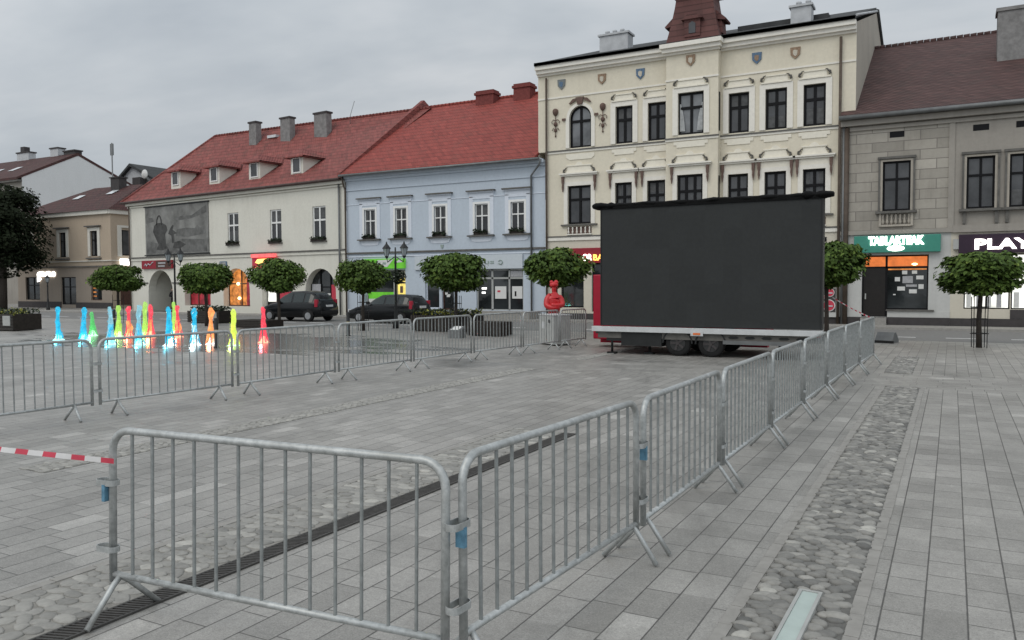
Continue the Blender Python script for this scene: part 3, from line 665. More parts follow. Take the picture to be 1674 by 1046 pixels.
def trim2(a,b,c,d,y=0,ext=.42):
    cx=(a+b)/2; hw=(b-a)/2
    surround(H,a,b,c,d,.22,.05,y=y); MB().box(a-.22,b+.22,y-.045,y+.02,d+.2,7.515).build('frieze','cream_trim',H)
    MB().box(a-ext,b+ext,y-.22,y+.02,7.6,7.67).box(a-ext+.05,b+ext-.05,y-.14,y+.02,7.52,7.598).build('hood','white_trim',H)
    MB().prism([(a-.12,7.68),(b+.12,7.68),(b+.04,7.80),(b-.0,8.02),(a+.0,8.02),(a-.04,7.80)],y-.05,y+.02).box(a-.06,b+.06,y-.09,y+.02,8.022,8.08).prism([(cx-.22,8.082),(cx+.22,8.082),(cx+.12,8.2),(cx,8.24),(cx-.12,8.2)],y-.06,y+.02).build('pediment','cream_trim',H)
    scrolls(H,cx,hw+.14,7.72,y-.06)
    for s in (-1,1):
        x=cx+s*(hw+.24)
        MB().prism([(x-.07,7.5),(x+.07,7.5),(x+.06,7.2),(x+.035,7.1),(x+.045,6.95),(x,6.72),(x-.045,6.95),(x-.035,7.1),(x-.06,7.2)],y-.15,y-.052).build('console','ornament_brown',H)
    MB().box(a-.35,b+.35,y-.14,y+.02,c-.09,c-.015).build('sill','dark_ledge',H)
for q in W2: trim2(*q)
trim2(*WB[1],y=by)
for (a,b,c,d) in W2+[]:
    mb=MB()
    for k in range(6): 
        x=a+.06+(b-a-.12)*k/5; mb.lathe([(.03,0),(.055,.1),(.03,.2),(.045,.3),(.03,.36)],(x,-.06,4.53),8)
    mb.box(a-.05,b+.05,-.1,.02,4.48,4.53); mb.build('balustrade','white_trim',H)
    MB().box(a-.03,b+.03,-.012,.02,4.54,4.9).build('balustrade_panel','ornament_brown',H)
# arched window ornaments
for cx in (1.03,3.68):
    mb=MB(); mb.lathe([(.03,0),(.12,.08),(.16,.2),(.14,.32),(.06,.38)],(cx,-.05,10.7),10); mb.lathe([(.02,0),(.1,.06),(.12,.16),(.05,.24)],(cx,-.05,10.15),10)
    mb.lathe([(.02,0),(.08,.06),(.09,.12),(.03,.2)],(cx,-.05,9.85),8); mb.lathe([(.01,0),(.05,.06),(.02,.12)],(cx,-.05,9.6),8); mb.tube([(cx,-.05,9.6),(cx,-.05,10.8)],.02,6)
    for s in (-1,1): mb.tube([(cx,-.05,10.45),(cx+s*.12,-.05,10.52),(cx+s*.22,-.05,10.42),(cx+s*.2,-.05,10.3)],.018,6); mb.tube([(cx,-.05,10.0),(cx+s*.14,-.05,10.08),(cx+s*.2,-.05,9.95)],.018,6)
    mb.build('torch_ornament','ornament_brown',H)
mb=MB().prism([(2.3,11.15),(2.56,11.15),(2.62,11.45),(2.66,11.52),(2.2,11.52),(2.24,11.45)],-.13,-.05)
for s in (-1,1): mb.prism([(2.43+s*.22,11.38),(2.43+s*.55,11.2),(2.43+s*.62,11.24),(2.43+s*.4,11.46),(2.43+s*.22,11.48)],-.1,-.05)
mb.box(1.42,1.62,-.1,-.05,10.4,10.52); mb.box(3.24,3.44,-.1,-.05,10.5,10.62); mb.build('keystone','ornament_brown',H)
plain('shield_blue',(.10,.16,.24),.7,var=.3,scale=14); plain('shield_tan',(.26,.18,.12),.7,var=.4,scale=14); plain('shield_grey',(.17,.19,.19),.7,var=.3,scale=14); plain('shield_pale',(.50,.46,.38),.7,var=.2,scale=14)
for cx,cz,y,c1,c2 in ((1.37,12.3,0,'shield_grey','shield_blue'),(3.63,12.3,0,'shield_tan','shield_pale'),(5.67,12.3,0,'shield_blue','shield_pale'),(8.34,12.48,by,'shield_tan','shield_pale'),(11.3,12.3,0,'shield_blue','shield_tan'),(13.0,12.3,0,'shield_tan','shield_pale')):
    o=MB().prism([(cx-.22,cz+.25),(cx+.22,cz+.25),(cx+.2,cz-.08),(cx,cz-.27),(cx-.2,cz-.08)],y-.06,y+.01).build('coat_of_arms',c1,H)
    MB().prism([(cx-.1,cz+.1),(cx-.03,cz+.14),(cx+.1,cz+.1),(cx+.08,cz-.1),(cx,cz-.16),(cx-.1,cz-.05)],y-.075,y-.058).build('device',c2,o)
# roof, turret, chimneys
RF=gable_roof(H,0.02,15.53,-.5,13.44,9.9,16.8,14.3,15.4,'roof_felt',.14)
MB().box(0,15.55,-.5,-.38,13.3,13.46).build('gutter','roof_felt',H)
MB().tube([(15.56,-.3,13.5),(15.56,9.9,16.6)],.06,6).build('verge','chimney_render',H)
mb=MB(); mb.tube([(15.57,9.9,16.62),(15.57,14.3,15.4)],.12,6); mb.build('verge','roof_felt',H)
for x0,x1,y0,z0,z1 in ((2.5,4.1,2.4,14.0,15.2),(12.55,13.45,1.3,13.7,14.75)):
    mb=MB().box(x0,x1,y0,y0+.8,z0,z1); c=mb.build('chimney','chimney_render',RF)
    MB().box(x0-.08,x1+.08,y0-.08,y0+.88,z1,z1+.1).build('chimney_cap','chimney_render',c)
    mb=MB()
    for k in range(3 if x1-x0>1 else 2): mb.lathe([(.09,0),(.09,.14),(.13,.17),(.13,.24)],(x0+.3+k*.42,y0+.4,z1+.1),10)
    mb.build('chimney_pot','chimney_render',c)
MB().box(9.9,14.1,2.2,4.6,13.6,14.55).build('roof_box','roof_felt',RF)
tx,ty=8.4,.45
def frustum(levels,n=4,c=(tx,ty)):
    mb=MB(); vs=[]
    for (hx,hy,z) in levels: vs+=[(c[0]-hx,c[1]-hy,z),(c[0]+hx,c[1]-hy,z),(c[0]+hx,c[1]+hy,z),(c[0]-hx,c[1]+hy,z)]
    fs=[(4*i+k,4*i+(k+1)%4,4*i+4+(k+1)%4,4*i+4+k) for i in range(len(levels)-1) for k in range(4)]+[(3,2,1,0),tuple(4*(len(levels)-1)+k for k in range(4))]
    return mb.add(vs,fs)
TU=frustum([(1.32,.95,13.28),(1.27,.92,13.5),(1.08,.80,14.3),(.93,.70,15.1),(.86,.66,15.6)]).build('turret','copper_shingle',H)
frustum([(.86,.66,15.58),(1.06,.86,15.66),(1.02,.82,15.74),(.80,.66,15.95),(.76,.62,16.3)]).build('turret_neck','copper_shingle',TU)
frustum([(.95,.8,16.28),(1.02,.88,16.36),(.75,.6,16.9),(.3,.25,17.9),(.05,.05,18.8)]).build('spire','copper_shingle',TU)
dm=MB().prism([(tx-.38,13.6),(tx+.38,13.6),(tx+.38,14.42),(tx-.38,14.42)],ty-.96,ty-.5); d_=dm.build('turret_dormer','copper_shingle',TU)
MB().prism([(tx-.16,13.75),(tx+.16,13.75),(tx+.16,14.2),(tx,14.3),(tx-.16,14.2)],ty-.985,ty-.955).build('pane','window_glass',d_)
MB().prism([(tx-.52,14.40),(tx+.52,14.40),(tx+.2,14.62),(tx-.2,14.62)],ty-1.06,ty-.5).build('dormer_roof','copper_shingle',d_)
for s in (-1,1):
    dd=MB().prism([(tx+s*.75,13.7),(tx+s*1.3,13.7),(tx+s*1.26,14.4),(tx+s*.8,14.7)],ty-.4,ty+.3).build('turret_dormer','copper_shingle',TU)
    MB().prism([(tx+s*.7,14.85),(tx+s*1.0,14.80),(tx+s*1.48,14.36),(tx+s*1.44,14.28),(tx+s*.8,14.42)],ty-.52,ty+.42).build('dormer_roof','copper_shingle',dd)
pipe(H,.53,.1,12.7,-.12,.055,'rust_pipe'); pipe(H,14.93,.1,12.7,-.15,.06,'rust_pipe')
MB().tube([(15.22,-.12,.1),(15.22,-.12,8.7)],.11,8).build('downpipe','rust_pipe',H)
MB().box(14.26,14.42,-.03,.02,3.78,3.98).build('vent','dark_frame',H)
MB().box(.45,14.98,-.05,.02,0,.4).build('plinth','dark_plinth',H)
# ---- grey house
Gh=thing('grey_stone_house','weathered grey stone house with brown tiled roof at the right edge','building',(-4.42,38.6,0))
GW=[(1.69,2.78,5.02,7.14),(4.86,5.87,4.97,7.1),(6.38,7.40,4.97,7.1),(8.9,9.95,4.97,7.1),(12.0,13.0,4.97,7.1)]
GL=[(.91,3.52,.43,3.12),(4.84,6.48,.82,3.08),(6.52,8.6,.82,3.08),(9.5,11.5,.8,3.0)]
mb=MB(); wall(mb,0,4.25,4.08,9.0,GW[:1]); mb.build('block_wall','grey_blocks',Gh)
mb=MB(); wall(mb,4.25,18,4.08,9.0,GW[1:]); mb.box(4.2,4.42,-.05,.01,4.2,8.6); mb.build('wall','grey_render',Gh)
mb=MB(); wall(mb,0,4.34,.42,4.08,GL[:1],rev=.35); mb.build('shop_wall','shop_white',Gh)
mb=MB(); wall(mb,4.34,18,.42,4.08,GL[1:]); mb.build('ground_floor_wall','cream_render_low',Gh)
MB().box(1.95,4.34,-.06,.02,0,.42).box(4.342,6.48,-.055,.02,0,.41).box(6.48,18,-.055,.02,0,.41).box(0,.88,-.06,.02,0,.42).build('plinth','dark_plinth',Gh)
MB().box(.9,1.93,-.35,.3,.0,.40).build('doorstep','kerb_stone',Gh)
mb=MB(); mb.quad((18,0,0),(18,17,0),(18,17,9),(18,0,9)); mb.quad((0,17,0),(18,17,0),(18,17,9),(0,17,9)); mb.build('side_wall','grey_render',Gh)
MB().box(0,4.4,-.12,.02,4.02,4.2).box(4.402,18,-.14,.02,4.0,4.14).box(4.402,18,-.09,.02,4.142,4.3).build('string_course','grey_render',Gh)
MB().box(0,18,-.10,.02,8.55,8.7).box(0,18,-.3,.02,8.75,9.0).build('cornice','grey_render',Gh)
for i,(a,b,c,d) in enumerate(GW):
    window(Gh,a,b,c,d,.16,fw_=.08,pane='window_glass')
    surround(Gh,a,b,c,d,.09,.05,'side_render'); 
    mb=MB(); mb.box(a-.17,a-.092,-.09,.02,c,d+.1); mb.box(b+.092,b+.17,-.09,.02,c,d+.1); mb.box(a-.2,b+.2,-.12,.02,d+.1,d+.2); mb.build('window_surround','dark_ledge',Gh)
    MB().box(a-.26,b+.26,-.24,.02,c-.12,c-.02).build('sill','dark_ledge',Gh)
    mb=MB()
    for k in range(7 if i==0 else 2):
        if i==0: mb.lathe([(.03,0),(.065,.12),(.03,.28),(.05,.42),(.03,.46)],(a+.04+(b-a-.08)*k/6,-.08,4.42),8)
        else: x=a-.12 if k==0 else b+.02; mb.box(x,x+.12,-.12,.02,4.35,4.84)
    if i==0: mb.box(a-.12,a-.02,-.12,.02,4.35,4.9); mb.box(b+.02,b+.12,-.12,.02,4.35,4.9); mb.box(a-.02,b+.02,-.13,.0,4.34,4.42)
    mb.build('balustrade','side_render' if i==0 else 'dark_ledge',Gh)
for x in (1.94,5.06,6.57,9.1): MB().box(x,x+.57,-.012,.02,8.15,8.4).build('vent','dark_frame',Gh)
GR=gable_roof(Gh,.0,18,-.5,9.2,8.9,14.35,18,9.2,'brown_tiles')
MB().tube([(-.05,-.55,9.08),(18,-.55,9.08)],.1,8).build('gutter','zinc',Gh)
MB().box(0,18,-.42,0,8.98,9.06).build('eave_board','dark_ledge',Gh)
mb=MB()
for k in range(60): mb.lathe([(.09,0),(.11,.28)],(.2+k*.3,8.9,14.38),8,'x')
mb.build('ridge_tiles','brown_tiles',GR)
c=MB().box(6.02,8.6,4.4,5.4,11.2,14.1).build('chimney','chimney_grey',GR); MB().box(5.95,8.68,4.33,5.47,14.1,14.25).build('chimney_cap','chimney_grey',c)
pipe(Gh,.12,.1,8.8,-.13,.06,'zinc')
# green shop front
mb=MB().box(.91,.97,.2,.27,.43,3.12).box(1.84,1.93,.2,.27,.43,3.12).box(3.46,3.52,.2,.27,.43,3.12).box(.97,3.46,.2,.27,3.05,3.12).box(.97,3.46,.2,.27,2.55,2.63).box(1.93,3.46,.2,.27,.74,.82)
wf=mb.build('shop_window_frame','dark_frame',Gh)
MB().box(1.93,3.46,.22,.24,.82,2.55).build('pane','shop_glass',wf)
MB().box(.97,3.46,.22,.24,2.63,3.05).build('transom_pane','lit_orange',wf)
MB().box(1.95,3.44,.205,.218,2.47,2.53).build('lit_blind','lit_warm',wf)
MB().lathe([(.03,0),(.1,.03),(.12,.06),(.05,.1)],(2.98,.18,2.66),12).build('bulb','bulb',wf)
dr=MB().box(.97,1.84,.2,.25,.43,2.55).build('door','black_door',Gh); MB().box(1.03,1.08,.16,.2,1.2,1.45).build('handle','cabinet_grey',dr)
MB().box(1.9,3.75,-.12,.2,.70,.76).build('sill','dark_ledge',Gh); MB().box(1.95,4.34,-.04,.19,.43,.698).build('apron','shop_white',Gh)
for (x,z,ww,hh) in ((2.5,2.28,.2,.16),(2.88,2.3,.2,.14),(2.22,1.98,.2,.18),(2.52,1.9,.4,.3),(3.05,2.06,.28,.16),(2.32,1.58,.3,.17),(2.78,1.46,.3,.17),(3.14,1.65,.2,.2),(2.66,1.74,.42,.1),(2.16,1.38,.1,.05)):
    MB().box(x,x+ww,.20,.208,z,z+hh).build('notice','paper_grey' if ww>.35 else 'paper_white',wf)
sg=thing('shop_sign','green shop sign with overexposed white glowing lettering','sign',(-3.82,38.6,0))
MB().box(0,3.36,-.28,-.002,3.22,3.95).build('sign_box','sign_green',sg,bevel=.02)
text_mb('TABLARTEAK',.58,2.75,3.54,3.92,-.285,.03,.055).build('lettering','lit_letters',sg)
MB().add(*(lambda n:([(1.66+.34*math.cos(2*PI*i/n),y,3.39+.115*math.sin(2*PI*i/n)) for y in (-.285,-.31) for i in range(n)],[tuple(range(n)),tuple(range(2*n-1,n-1,-1))]+[(i,(i+1)%n,n+(i+1)%n,n+i) for i in range(n)]))(20)).build('emblem','lit_letters',sg)
sg=thing('shop_sign','dark purple shop sign with glowing white letters at the right edge','sign',(.2,38.6,0))
MB().box(0,4.2,-.22,-.002,3.12,3.9).build('sign_box','sign_purple',sg,bevel=.02)
MB().box(.35,1.7,-.226,-.221,3.2,3.82).build('halo_panel','paper_red',sg) if False else None
text_mb('PLAY',.58,2.6,3.27,3.7,-.225,.04,.035).build('lettering','lit_letters',sg)
# play shop interior
for (a,b,c,d) in GL[1:3]:
    o=window(Gh,a,b,c,d,.16,frame='dark_frame',pane='lit_shop_white',cols=2,tr=.82,fw_=.05)
    rnd=random.Random(int(a*10))
    for k in range(4):
        x=a+.1+k*(b-a-.2)/4; h=rnd.uniform(.3,1.1); MB().box(x,x+rnd.uniform(.15,.3),.135,.15,c+.06,c+.06+h).build('display','paper_grey' if k%2 else 'paper_white',o)
MB().box(6.5,8.6,-.02,.02,.42,.8).build('dark_apron','dark_plinth',Gh)
MB().box(7.05,8.4,.12,.14,2.6,3.0).build('banner','lit_purple',Gh); window(Gh,*GL[3],.16,pane='shop_glass')
MB().box(4.42,4.62,-.2,-.01,3.3,3.72).build('alarm_box','cabinet_grey',Gh)
# ---- blue house
B=thing('blue_house','pale blue two storey house with bright red tiled roof','building',(-32.5,38.6,0))
BW=[(1.38,2.20,4.74,6.44),(3.68,4.49,4.74,6.42),(6.42,7.22,4.74,6.40),(9.15,9.99,4.74,6.38),(11.42,12.24,4.74,6.38)]
BG=[(1.35,4.36,.55,2.82),(5.75,6.72,.55,2.75),(6.9,7.72,.5,2.75),(9.2,12.16,.5,2.77)]
mb=MB(); wall(mb,0,13.5,3.9,8.5,BW,rev=.14); wall(mb,0,13.5,0,3.9,BG,rev=.3); mb.quad((0,0,5),(0,17,5),(0,17,8.5),(0,8.4,14.2),(0,0,8.5)); mb.build('wall','blue_plaster',B)
MB().box(0,13.5,-.06,.01,7.62,7.68).box(0,13.5,-.10,.01,8.2,8.34).box(0,13.5,-.24,.01,8.34,8.5).build('cornice','blue_plaster',B)
MB().box(0,13.5,-.10,.01,3.80,3.9).build('string_course','dark_ledge',B); MB().box(0,13.5,-.05,.01,3.6,3.66).build('string_course','pale_trim',B); MB().box(0,13.5,-.03,.01,6.75,6.79).build('string_course','pale_trim',B)
for a,b,c,d in BW:
    window(B,a,b,c,d,.12,frame='white_frame',pane='dark_glass',fw_=.055,tr=.60)
    surround(B,a,b,c,d,.13,.04,'white_frame')
    MB().box(a-.36,a-.13,-.03,.01,c-.05,7.0).box(b+.13,b+.36,-.03,.01,c-.05,7.0).box(a-.132,b+.132,-.028,.01,6.66,7.0).build('window_surround','pale_trim',B)
    MB().box(a-.48,b+.48,-.22,.01,7.06,7.13).build('hood','dark_ledge',B); MB().box(a-.42,b+.42,-.14,.01,7.0,7.058).build('hood_moulding','pale_trim',B)
    MB().box(a-.42,b+.42,-.22,.01,c-.15,c-.08).build('sill','dark_ledge',B)
    MB().prism([(a-.3,c-.152),(b+.3,c-.152),(b+.2,c-.4),(b-.02,c-.45),(a+.02,c-.45),(a-.2,c-.4)],-.03,.01).build('apron','pale_trim',B)
BR=gable_roof(B,-.05,13.12,-.5,8.62,8.4,14.2,17,8.5,'red_tiles')
mb=MB()
for k in range(44): mb.lathe([(.1,0),(.12,.29)],(.05+k*.3,8.4,14.22),8,'x')
mb.build('ridge_tiles','red_tiles',BR)
mb=MB().prismx([(-.5,8.7),(8.4,14.75),(9.6,14.2),(9.6,13.5),(8.4,14.1),(-.5,8.5)],-.28,0); mb.build('parapet','old_red_tiles',BR)
MB().tube([(-.1,-.56,8.5),(13.4,-.56,8.5)],.075,8).build('gutter','zinc',B); MB().box(0,13.4,-.5,0,8.5,8.56).build('eave_board','pale_trim',B)
for x0,x1,z1 in ((4.66,6.0,14.65),(7.5,8.68,14.78)):
    c=MB().box(x0,x1,7.6,8.4,13.3,z1).build('chimney','chimney_brick',BR); MB().box(x0-.08,x1+.08,7.52,8.48,z1-.28,z1-.12).build('chimney_cap','chimney_brick',c)
MB().tube([(13.45,-.5,8.4),(13.3,-.35,8.2),(12.72,-.12,7.7),(12.72,-.12,.1)],.055,8).build('downpipe','zinc',B)
MB().tube([(.0,-.4,8.4),(-.05,-.2,8.0),(.02,-.12,7.7),(.02,-.12,.1)],.055,8).build('downpipe','rust_pipe',B)
MB().prism([(6.85,4.2),(7.05,4.2),(7.03,4.05),(6.95,3.98),(6.87,4.05)],-.04,.01).build('plaque','text_grey',B)
MB().box(8.0,13.2,-1.3,0,0,.47).box(7.2,8.0,-.8,0,0,.3).build('doorstep','kerb_stone',B)
# phone shop
f=MB().box(9.2,9.27,.1,.18,.5,2.77).box(10.12,10.24,.1,.18,.5,2.77).box(11.2,11.3,.1,.18,.5,2.77).box(12.08,12.16,.1,.18,.5,2.77).box(9.27,12.08,.1,.18,2.69,2.77).box(9.27,12.08,.1,.18,2.22,2.32).box(9.27,12.08,.1,.18,.5,.56).build('shop_front_frame','cabinet_grey',B)
MB().box(9.27,12.08,.13,.15,.56,2.69).build('pane','shop_glass',f); MB().box(11.32,12.06,.115,.125,2.34,2.66).build('blind','paper_grey',f)
MB().box(10.35,11.05,.1,.12,1.14,1.82).build('poster','paper_white',f); MB().box(11.42,12.05,.1,.12,1.15,1.82).build('poster','paper_white',f)
MB().box(10.5,10.68,.09,.099,1.5,1.6).build('poster_print','paper_red',f); MB().box(11.58,11.68,.09,.099,1.28,1.55).build('poster_print','dark_frame',f)
MB().box(9.5,9.8,.1,.12,1.66,1.76).box(9.5,9.72,.1,.12,1.42,1.52).build('ceiling_lights','lit_white',f)
window(B,*BG[1],.2,frame='pale_trim',pane='shop_glass',cols=1,tr=.8); window(B,*BG[2],.2,frame='brown_door',pane='shop_glass',cols=1,tr=.8)
MB().box(7.05,7.22,.12,.13,1.35,1.48).box(7.15,7.4,.12,.13,1.22,1.38).build('notice','paper_white',B)
sg=thing('shop_sign','long pale grey shop sign panel with faded green text on the blue house','sign',(-27.4,38.6,0))
MB().box(0,7.07,-.12,-.002,2.78,3.57).build('sign_box','plus_panel',sg,bevel=.015)
text_mb('plus',4.15,5.32,2.98,3.3,-.125,.015,.01).build('lettering','text_grey',sg)
MB().tube([(5.72+.13*math.cos(a),-.14,3.14+.11*math.sin(a)) for a in [R(-150+k*25) for k in range(13)]],.028,6).build('emblem','text_grey',sg)
MB().tube([(.15,-.14,3.05),(.35,-.14,3.15),(.6,-.14,3.13),(.85,-.14,3.2)],.03,6).build('swoosh','text_grey',sg)
# green shop
f=MB().box(1.35,1.42,.2,.28,.55,2.82).box(3.42,3.62,.1,.28,.55,2.82).box(4.3,4.36,.2,.28,.55,2.82).box(1.42,4.3,.2,.28,2.74,2.82).build('shop_front_frame','cabinet_grey',B)
MB().box(1.42,3.42,.24,.26,.55,2.74).build('pane','shop_glass',f); MB().box(1.42,3.42,.21,.23,1.1,1.5).build('window_film','lit_green',f); MB().box(1.42,3.42,.21,.23,.6,1.098).build('window_film','paper_white',f)
MB().box(3.64,4.3,.24,.26,.55,2.35).build('lit_pane','lit_panel_yellow',f); MB().box(3.64,4.3,.235,.26,2.36,2.74).build('lit_pane','cream_render_low',f)
MB().box(3.8,4.0,.22,.235,1.45,1.85).box(3.7,4.2,.22,.235,2.0,2.1).build('poster_print','ornament_brown',f)
sg=thing('shop_sign','bright green illuminated shop sign with white shapes behind the lantern','sign',(-31.2,38.6,0))
MB().box(0,3.1,-.2,-.002,2.9,3.48).build('sign_box','lit_green',sg,bevel=.02)
MB().prism([(.95,3.1),(1.9,2.98),(2.35,3.42),(1.2,3.4)],-.215,-.2).build('white_shape','lit_white' if False else 'paper_white',sg); MB().prism([(2.5,3.22),(3.0,3.25),(2.95,3.45),(2.75,3.4)],-.215,-.2).build('white_shape','paper_white',sg)
MB().prism([(1.55,3.15),(1.8,3.12),(1.85,3.25),(1.6,3.28)],-.22,-.212).build('device','text_grey',sg)
# red bank-like sign
sg=thing('shop_sign','red shop sign with glowing white and yellow letters, half hidden by a round tree','sign',(-17.6,38.6,0))
MB().box(0,5.5,-.2,-.002,3.0,3.78).build('sign_box','sign_red',sg,bevel=.02)
text_mb('OR',.84,1.36,3.12,3.46,-.21,.03,.02).build('lettering','lit_letters',sg); text_mb('BA',1.43,1.98,3.12,3.44,-.21,.03,.02).build('lettering','lit_yellow',sg)
# round red adverts at the right of the cream house
sg=thing('advert_board','white advertising board with round red pictures beside the trailer','advert',(-5.25,38.5,0))
MB().box(0,.78,-.06,0,.4,1.7).build('board','shop_white',sg)
MB().box(.08,.70,-.07,-.061,.62,1.68).build('dark_field','dark_plinth',sg)
for cx,cz,r in ((.45,1.5,.2),(.42,.92,.27),(.12,1.3,.13)):
    MB().lathe([(r,0),(r,.01)],(cx,-.09,cz),20,'y').build('ring','paper_white',sg); MB().lathe([(r*.86,0),(r*.86,.012)],(cx,-.1,cz),20,'y').build('picture','paper_red',sg)
    MB().box(cx-r*.6,cx+r*.6,-.115,-.101,cz-.05,cz+.0).build('stripe','plus_panel',sg)
# ---- white (ivory) house
rzW=R(-6.3); IW=thing('ivory_house','ivory house with arcade, four roof dormers and a big grey picture banner','building',(-56.46,41.23,0),rzW)
MW=Matrix.Translation((-56.46,41.23,0))@Matrix.Rotation(rzW,4,'Z')
IWn=[(12.42,13.62,4.78,6.93),(16.94,18.08,4.76,6.90),(21.06,22.28,4.74,6.88)]
IA=[(2.5,5.7,0,3.12),(7.2,10.3,.5,3.12),(11.8,14.7,.5,3.12),(16.0,19.0,.5,3.1),(20.3,23.1,0.1,2.98)]
mb=MB(); wall(mb,0,24.05,4.0,8.35,IWn,rev=.16); wall(mb,0,24.05,0,4.0,IA,rev=.6)
for a,b,c,d in IA: arch_fill(mb,a,b,d,rev=.6)
mb.quad((0,0,0),(0,11,0),(0,11,8.35),(0,0,8.35)); mb.build('wall','ivory_plaster',IW)
MB().box(0,24.05,-.14,.01,4.05,4.14).build('string_course','dark_ledge',IW); MB().box(0,24.05,-.08,.01,3.86,4.048).build('string_course','ivory_plaster',IW)
MB().box(0,2.5,-.06,.01,2.1,2.2).box(5.7,7.2,-.06,.01,2.1,2.2).box(10.3,11.8,-.06,.01,2.1,2.2).box(14.7,16,-.06,.01,2.1,2.2).box(19,20.3,-.06,.01,2.1,2.2).build('impost','dark_ledge',IW)
MB().box(0,24.05,-.1,.01,7.95,8.05).box(0,24.05,-.25,.01,8.1,8.35).build('cornice','ivory_plaster',IW)
for k,(a,b,c,d) in enumerate(IWn):
    window(IW,a,b,c,d,.14,frame='white_frame',pane='dark_glass',fw_=.09,tr=.6); MB().box(a-.1,b+.1,-.14,.01,c-.1,c-.03).build('sill','dark_ledge',IW)
    flower_box(a,b,c-.03,-.1,MW,['dark flower box under the ivory house window nearest the banner','dark flower box under the middle window of the ivory house','dark flower box under the ivory house window nearest the blue house'][k],k,.14)
for k,(a,b,c,d) in enumerate(BW):
    flower_box(a+.02,b-.02,c-.08,-.12,Matrix.Translation((-32.5,38.6,0)),['leftmost','second','middle','fourth','rightmost'][k]+' flower box on the blue house, counted from the left',20+k,.16)
# arcade fillings
def arch_window(x0,x1,z0,z1,m,name='arched_window',cols=3,y=.5,fr='brown_door'):
    mb=MB(); mb.box(x0,x0+.08,y-.06,y,z0,z1); mb.box(x1-.08,x1,y-.06,y,z0,z1); mb.box(x0,x1,y-.06,y,z0,z0+.08)
    for i in range(1,cols): cx=x0+(x1-x0)*i/cols; mb.box(cx-.05,cx+.05,y-.07,y-.002,z0,z1)
    mb.box(x0,x1,y-.075,y-.004,z0+(z1-z0)*.58,z0+(z1-z0)*.58+.08); o=mb.build(name,fr,IW)
    MB().box(x0+.01,x1-.01,y-.02,y-.008,z0+.01,z1).build('pane',m,o); return o
o=arch_window(*IA[1],'lit_red'); o=arch_window(*IA[2],'lit_warm',cols=2)
for x,z in ((12.95,1.95),(13.05,.95)): MB().lathe([(.03,0),(.1,.05),(.12,.12),(.06,.2)],(x,.38,z),10).build('bulb','bulb',o)
MB().box(13.9,14.62,.36,.38,.58,2.4).build('curtain','lit_red',o)
o=arch_window(*IA[3],'shop_glass',cols=3,fr='dark_frame'); MB().box(16.15,16.95,.38,.4,.85,1.6).build('lit_screen','lit_shop_white',o); MB().box(17.2,18.7,.38,.4,.6,1.5).build('poster','paper_red',o)
o=arch_window(*IA[4],'shop_glass',cols=3,fr='dark_frame'); MB().box(20.5,21.3,.38,.4,1.3,2.0).build('poster','paper_grey',o); MB().box(22.3,23.0,.38,.4,.8,1.95).build('poster','paper_red',o); MB().box(21.6,22.2,.38,.4,1.3,1.42).build('poster','paper_white',o)
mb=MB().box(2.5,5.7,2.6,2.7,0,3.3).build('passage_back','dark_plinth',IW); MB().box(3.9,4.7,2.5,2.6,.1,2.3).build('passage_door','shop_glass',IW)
mb=MB(); mb.quad((2.5,.6,0),(2.5,2.6,0),(2.5,2.6,3.2),(2.5,.6,3.2)); mb.quad((5.7,.6,0),(5.7,2.6,0),(5.7,2.6,3.2),(5.7,.6,3.2)); mb.quad((2.5,.6,3.2),(5.7,.6,3.2),(5.7,2.6,3.2),(2.5,2.6,3.2)); mb.build('passage_wall','ivory_plaster',IW)
# hip + gable roof
zr=14.05; e0=-.4; ze=8.4
def ridge_y(x): return 5.74+(x-3.05)*(8.0-5.74)/(24.1-3.05)
mb=MB(); A=(-.35,e0,ze); Bp=(24.1,e0,ze); C_=(24.1,8.0,zr); D=(3.05,5.74,zr); E_=(-.35,14.6,ze); F_=(24.1,16.6,ze)
mb.add([A,Bp,C_,D,E_,F_],[(0,1,2),(0,2,3),(0,3,4),(3,2,5,4),(0,4,5,1)]); IR=mb.build('roof','old_red_tiles',IW)
mb=MB()
for k in range(70): mb.lathe([(.09,0),(.11,.29)],(3.05+k*.3,ridge_y(3.05+k*.3),zr+.02),8,'x')
mb.tube([A,D],.1,8); mb.build('ridge_tiles','old_red_tiles',IR)
MB().tube([(-.35,e0-.05,ze-.05),(24.0,e0-.05,ze-.05)],.08,8).build('gutter','copper_gutter',IW)
MB().box(-.3,24.05,e0,0,ze-.12,ze-.04).build('eave_board','copper_gutter',IW)
def roofz(y,x): return ze+(zr-ze)*(y-e0)/(ridge_y(x)-e0)
for k,x in enumerate((4.55,9.3,13.8,18.15)):
    wd=1.2; yf=.8; zb=roofz(yf,x)-.12; zt=zb+1.22; yb=e0+(zt+.1-ze)*(ridge_y(x)-e0)/(zr-ze)
    dmr=MB().box(x,x+wd,yf,yb,zb-.3,zt).build('dormer','ivory_plaster',IR)
    window(dmr,x+.2,x+wd-.2,zb+.1,zt-.12,yf-.005,frame='white_frame',fw_=.07,midz=False,cols=1)
    cx=x+wd/2; yb2=yb+.9
    mb=MB(); a=(x-.34,yf-.35,zt-.05); b=(x+wd+.34,yf-.35,zt-.05); top=(cx,yf+.3,zt+.52); bt=(cx,yb2,zt+.52); c=(x-.34,yb+.1,zt-.05); d=(x+wd+.34,yb+.1,zt-.05)
    mb.add([a,b,top,bt,c,d],[(0,1,2),(0,2,3,4),(1,5,3,2)]); mb.add([(p[0],p[1],p[2]-.09) for p in (a,b,top,bt,c,d)],[(2,1,0),(4,3,2,0),(2,3,5,1),(0,1,5,4)])
    mb.box(a[0],b[0],a[1],a[1]+.05,a[2]-.1,a[2]); mb.build('dormer_roof','old_red_tiles',dmr)
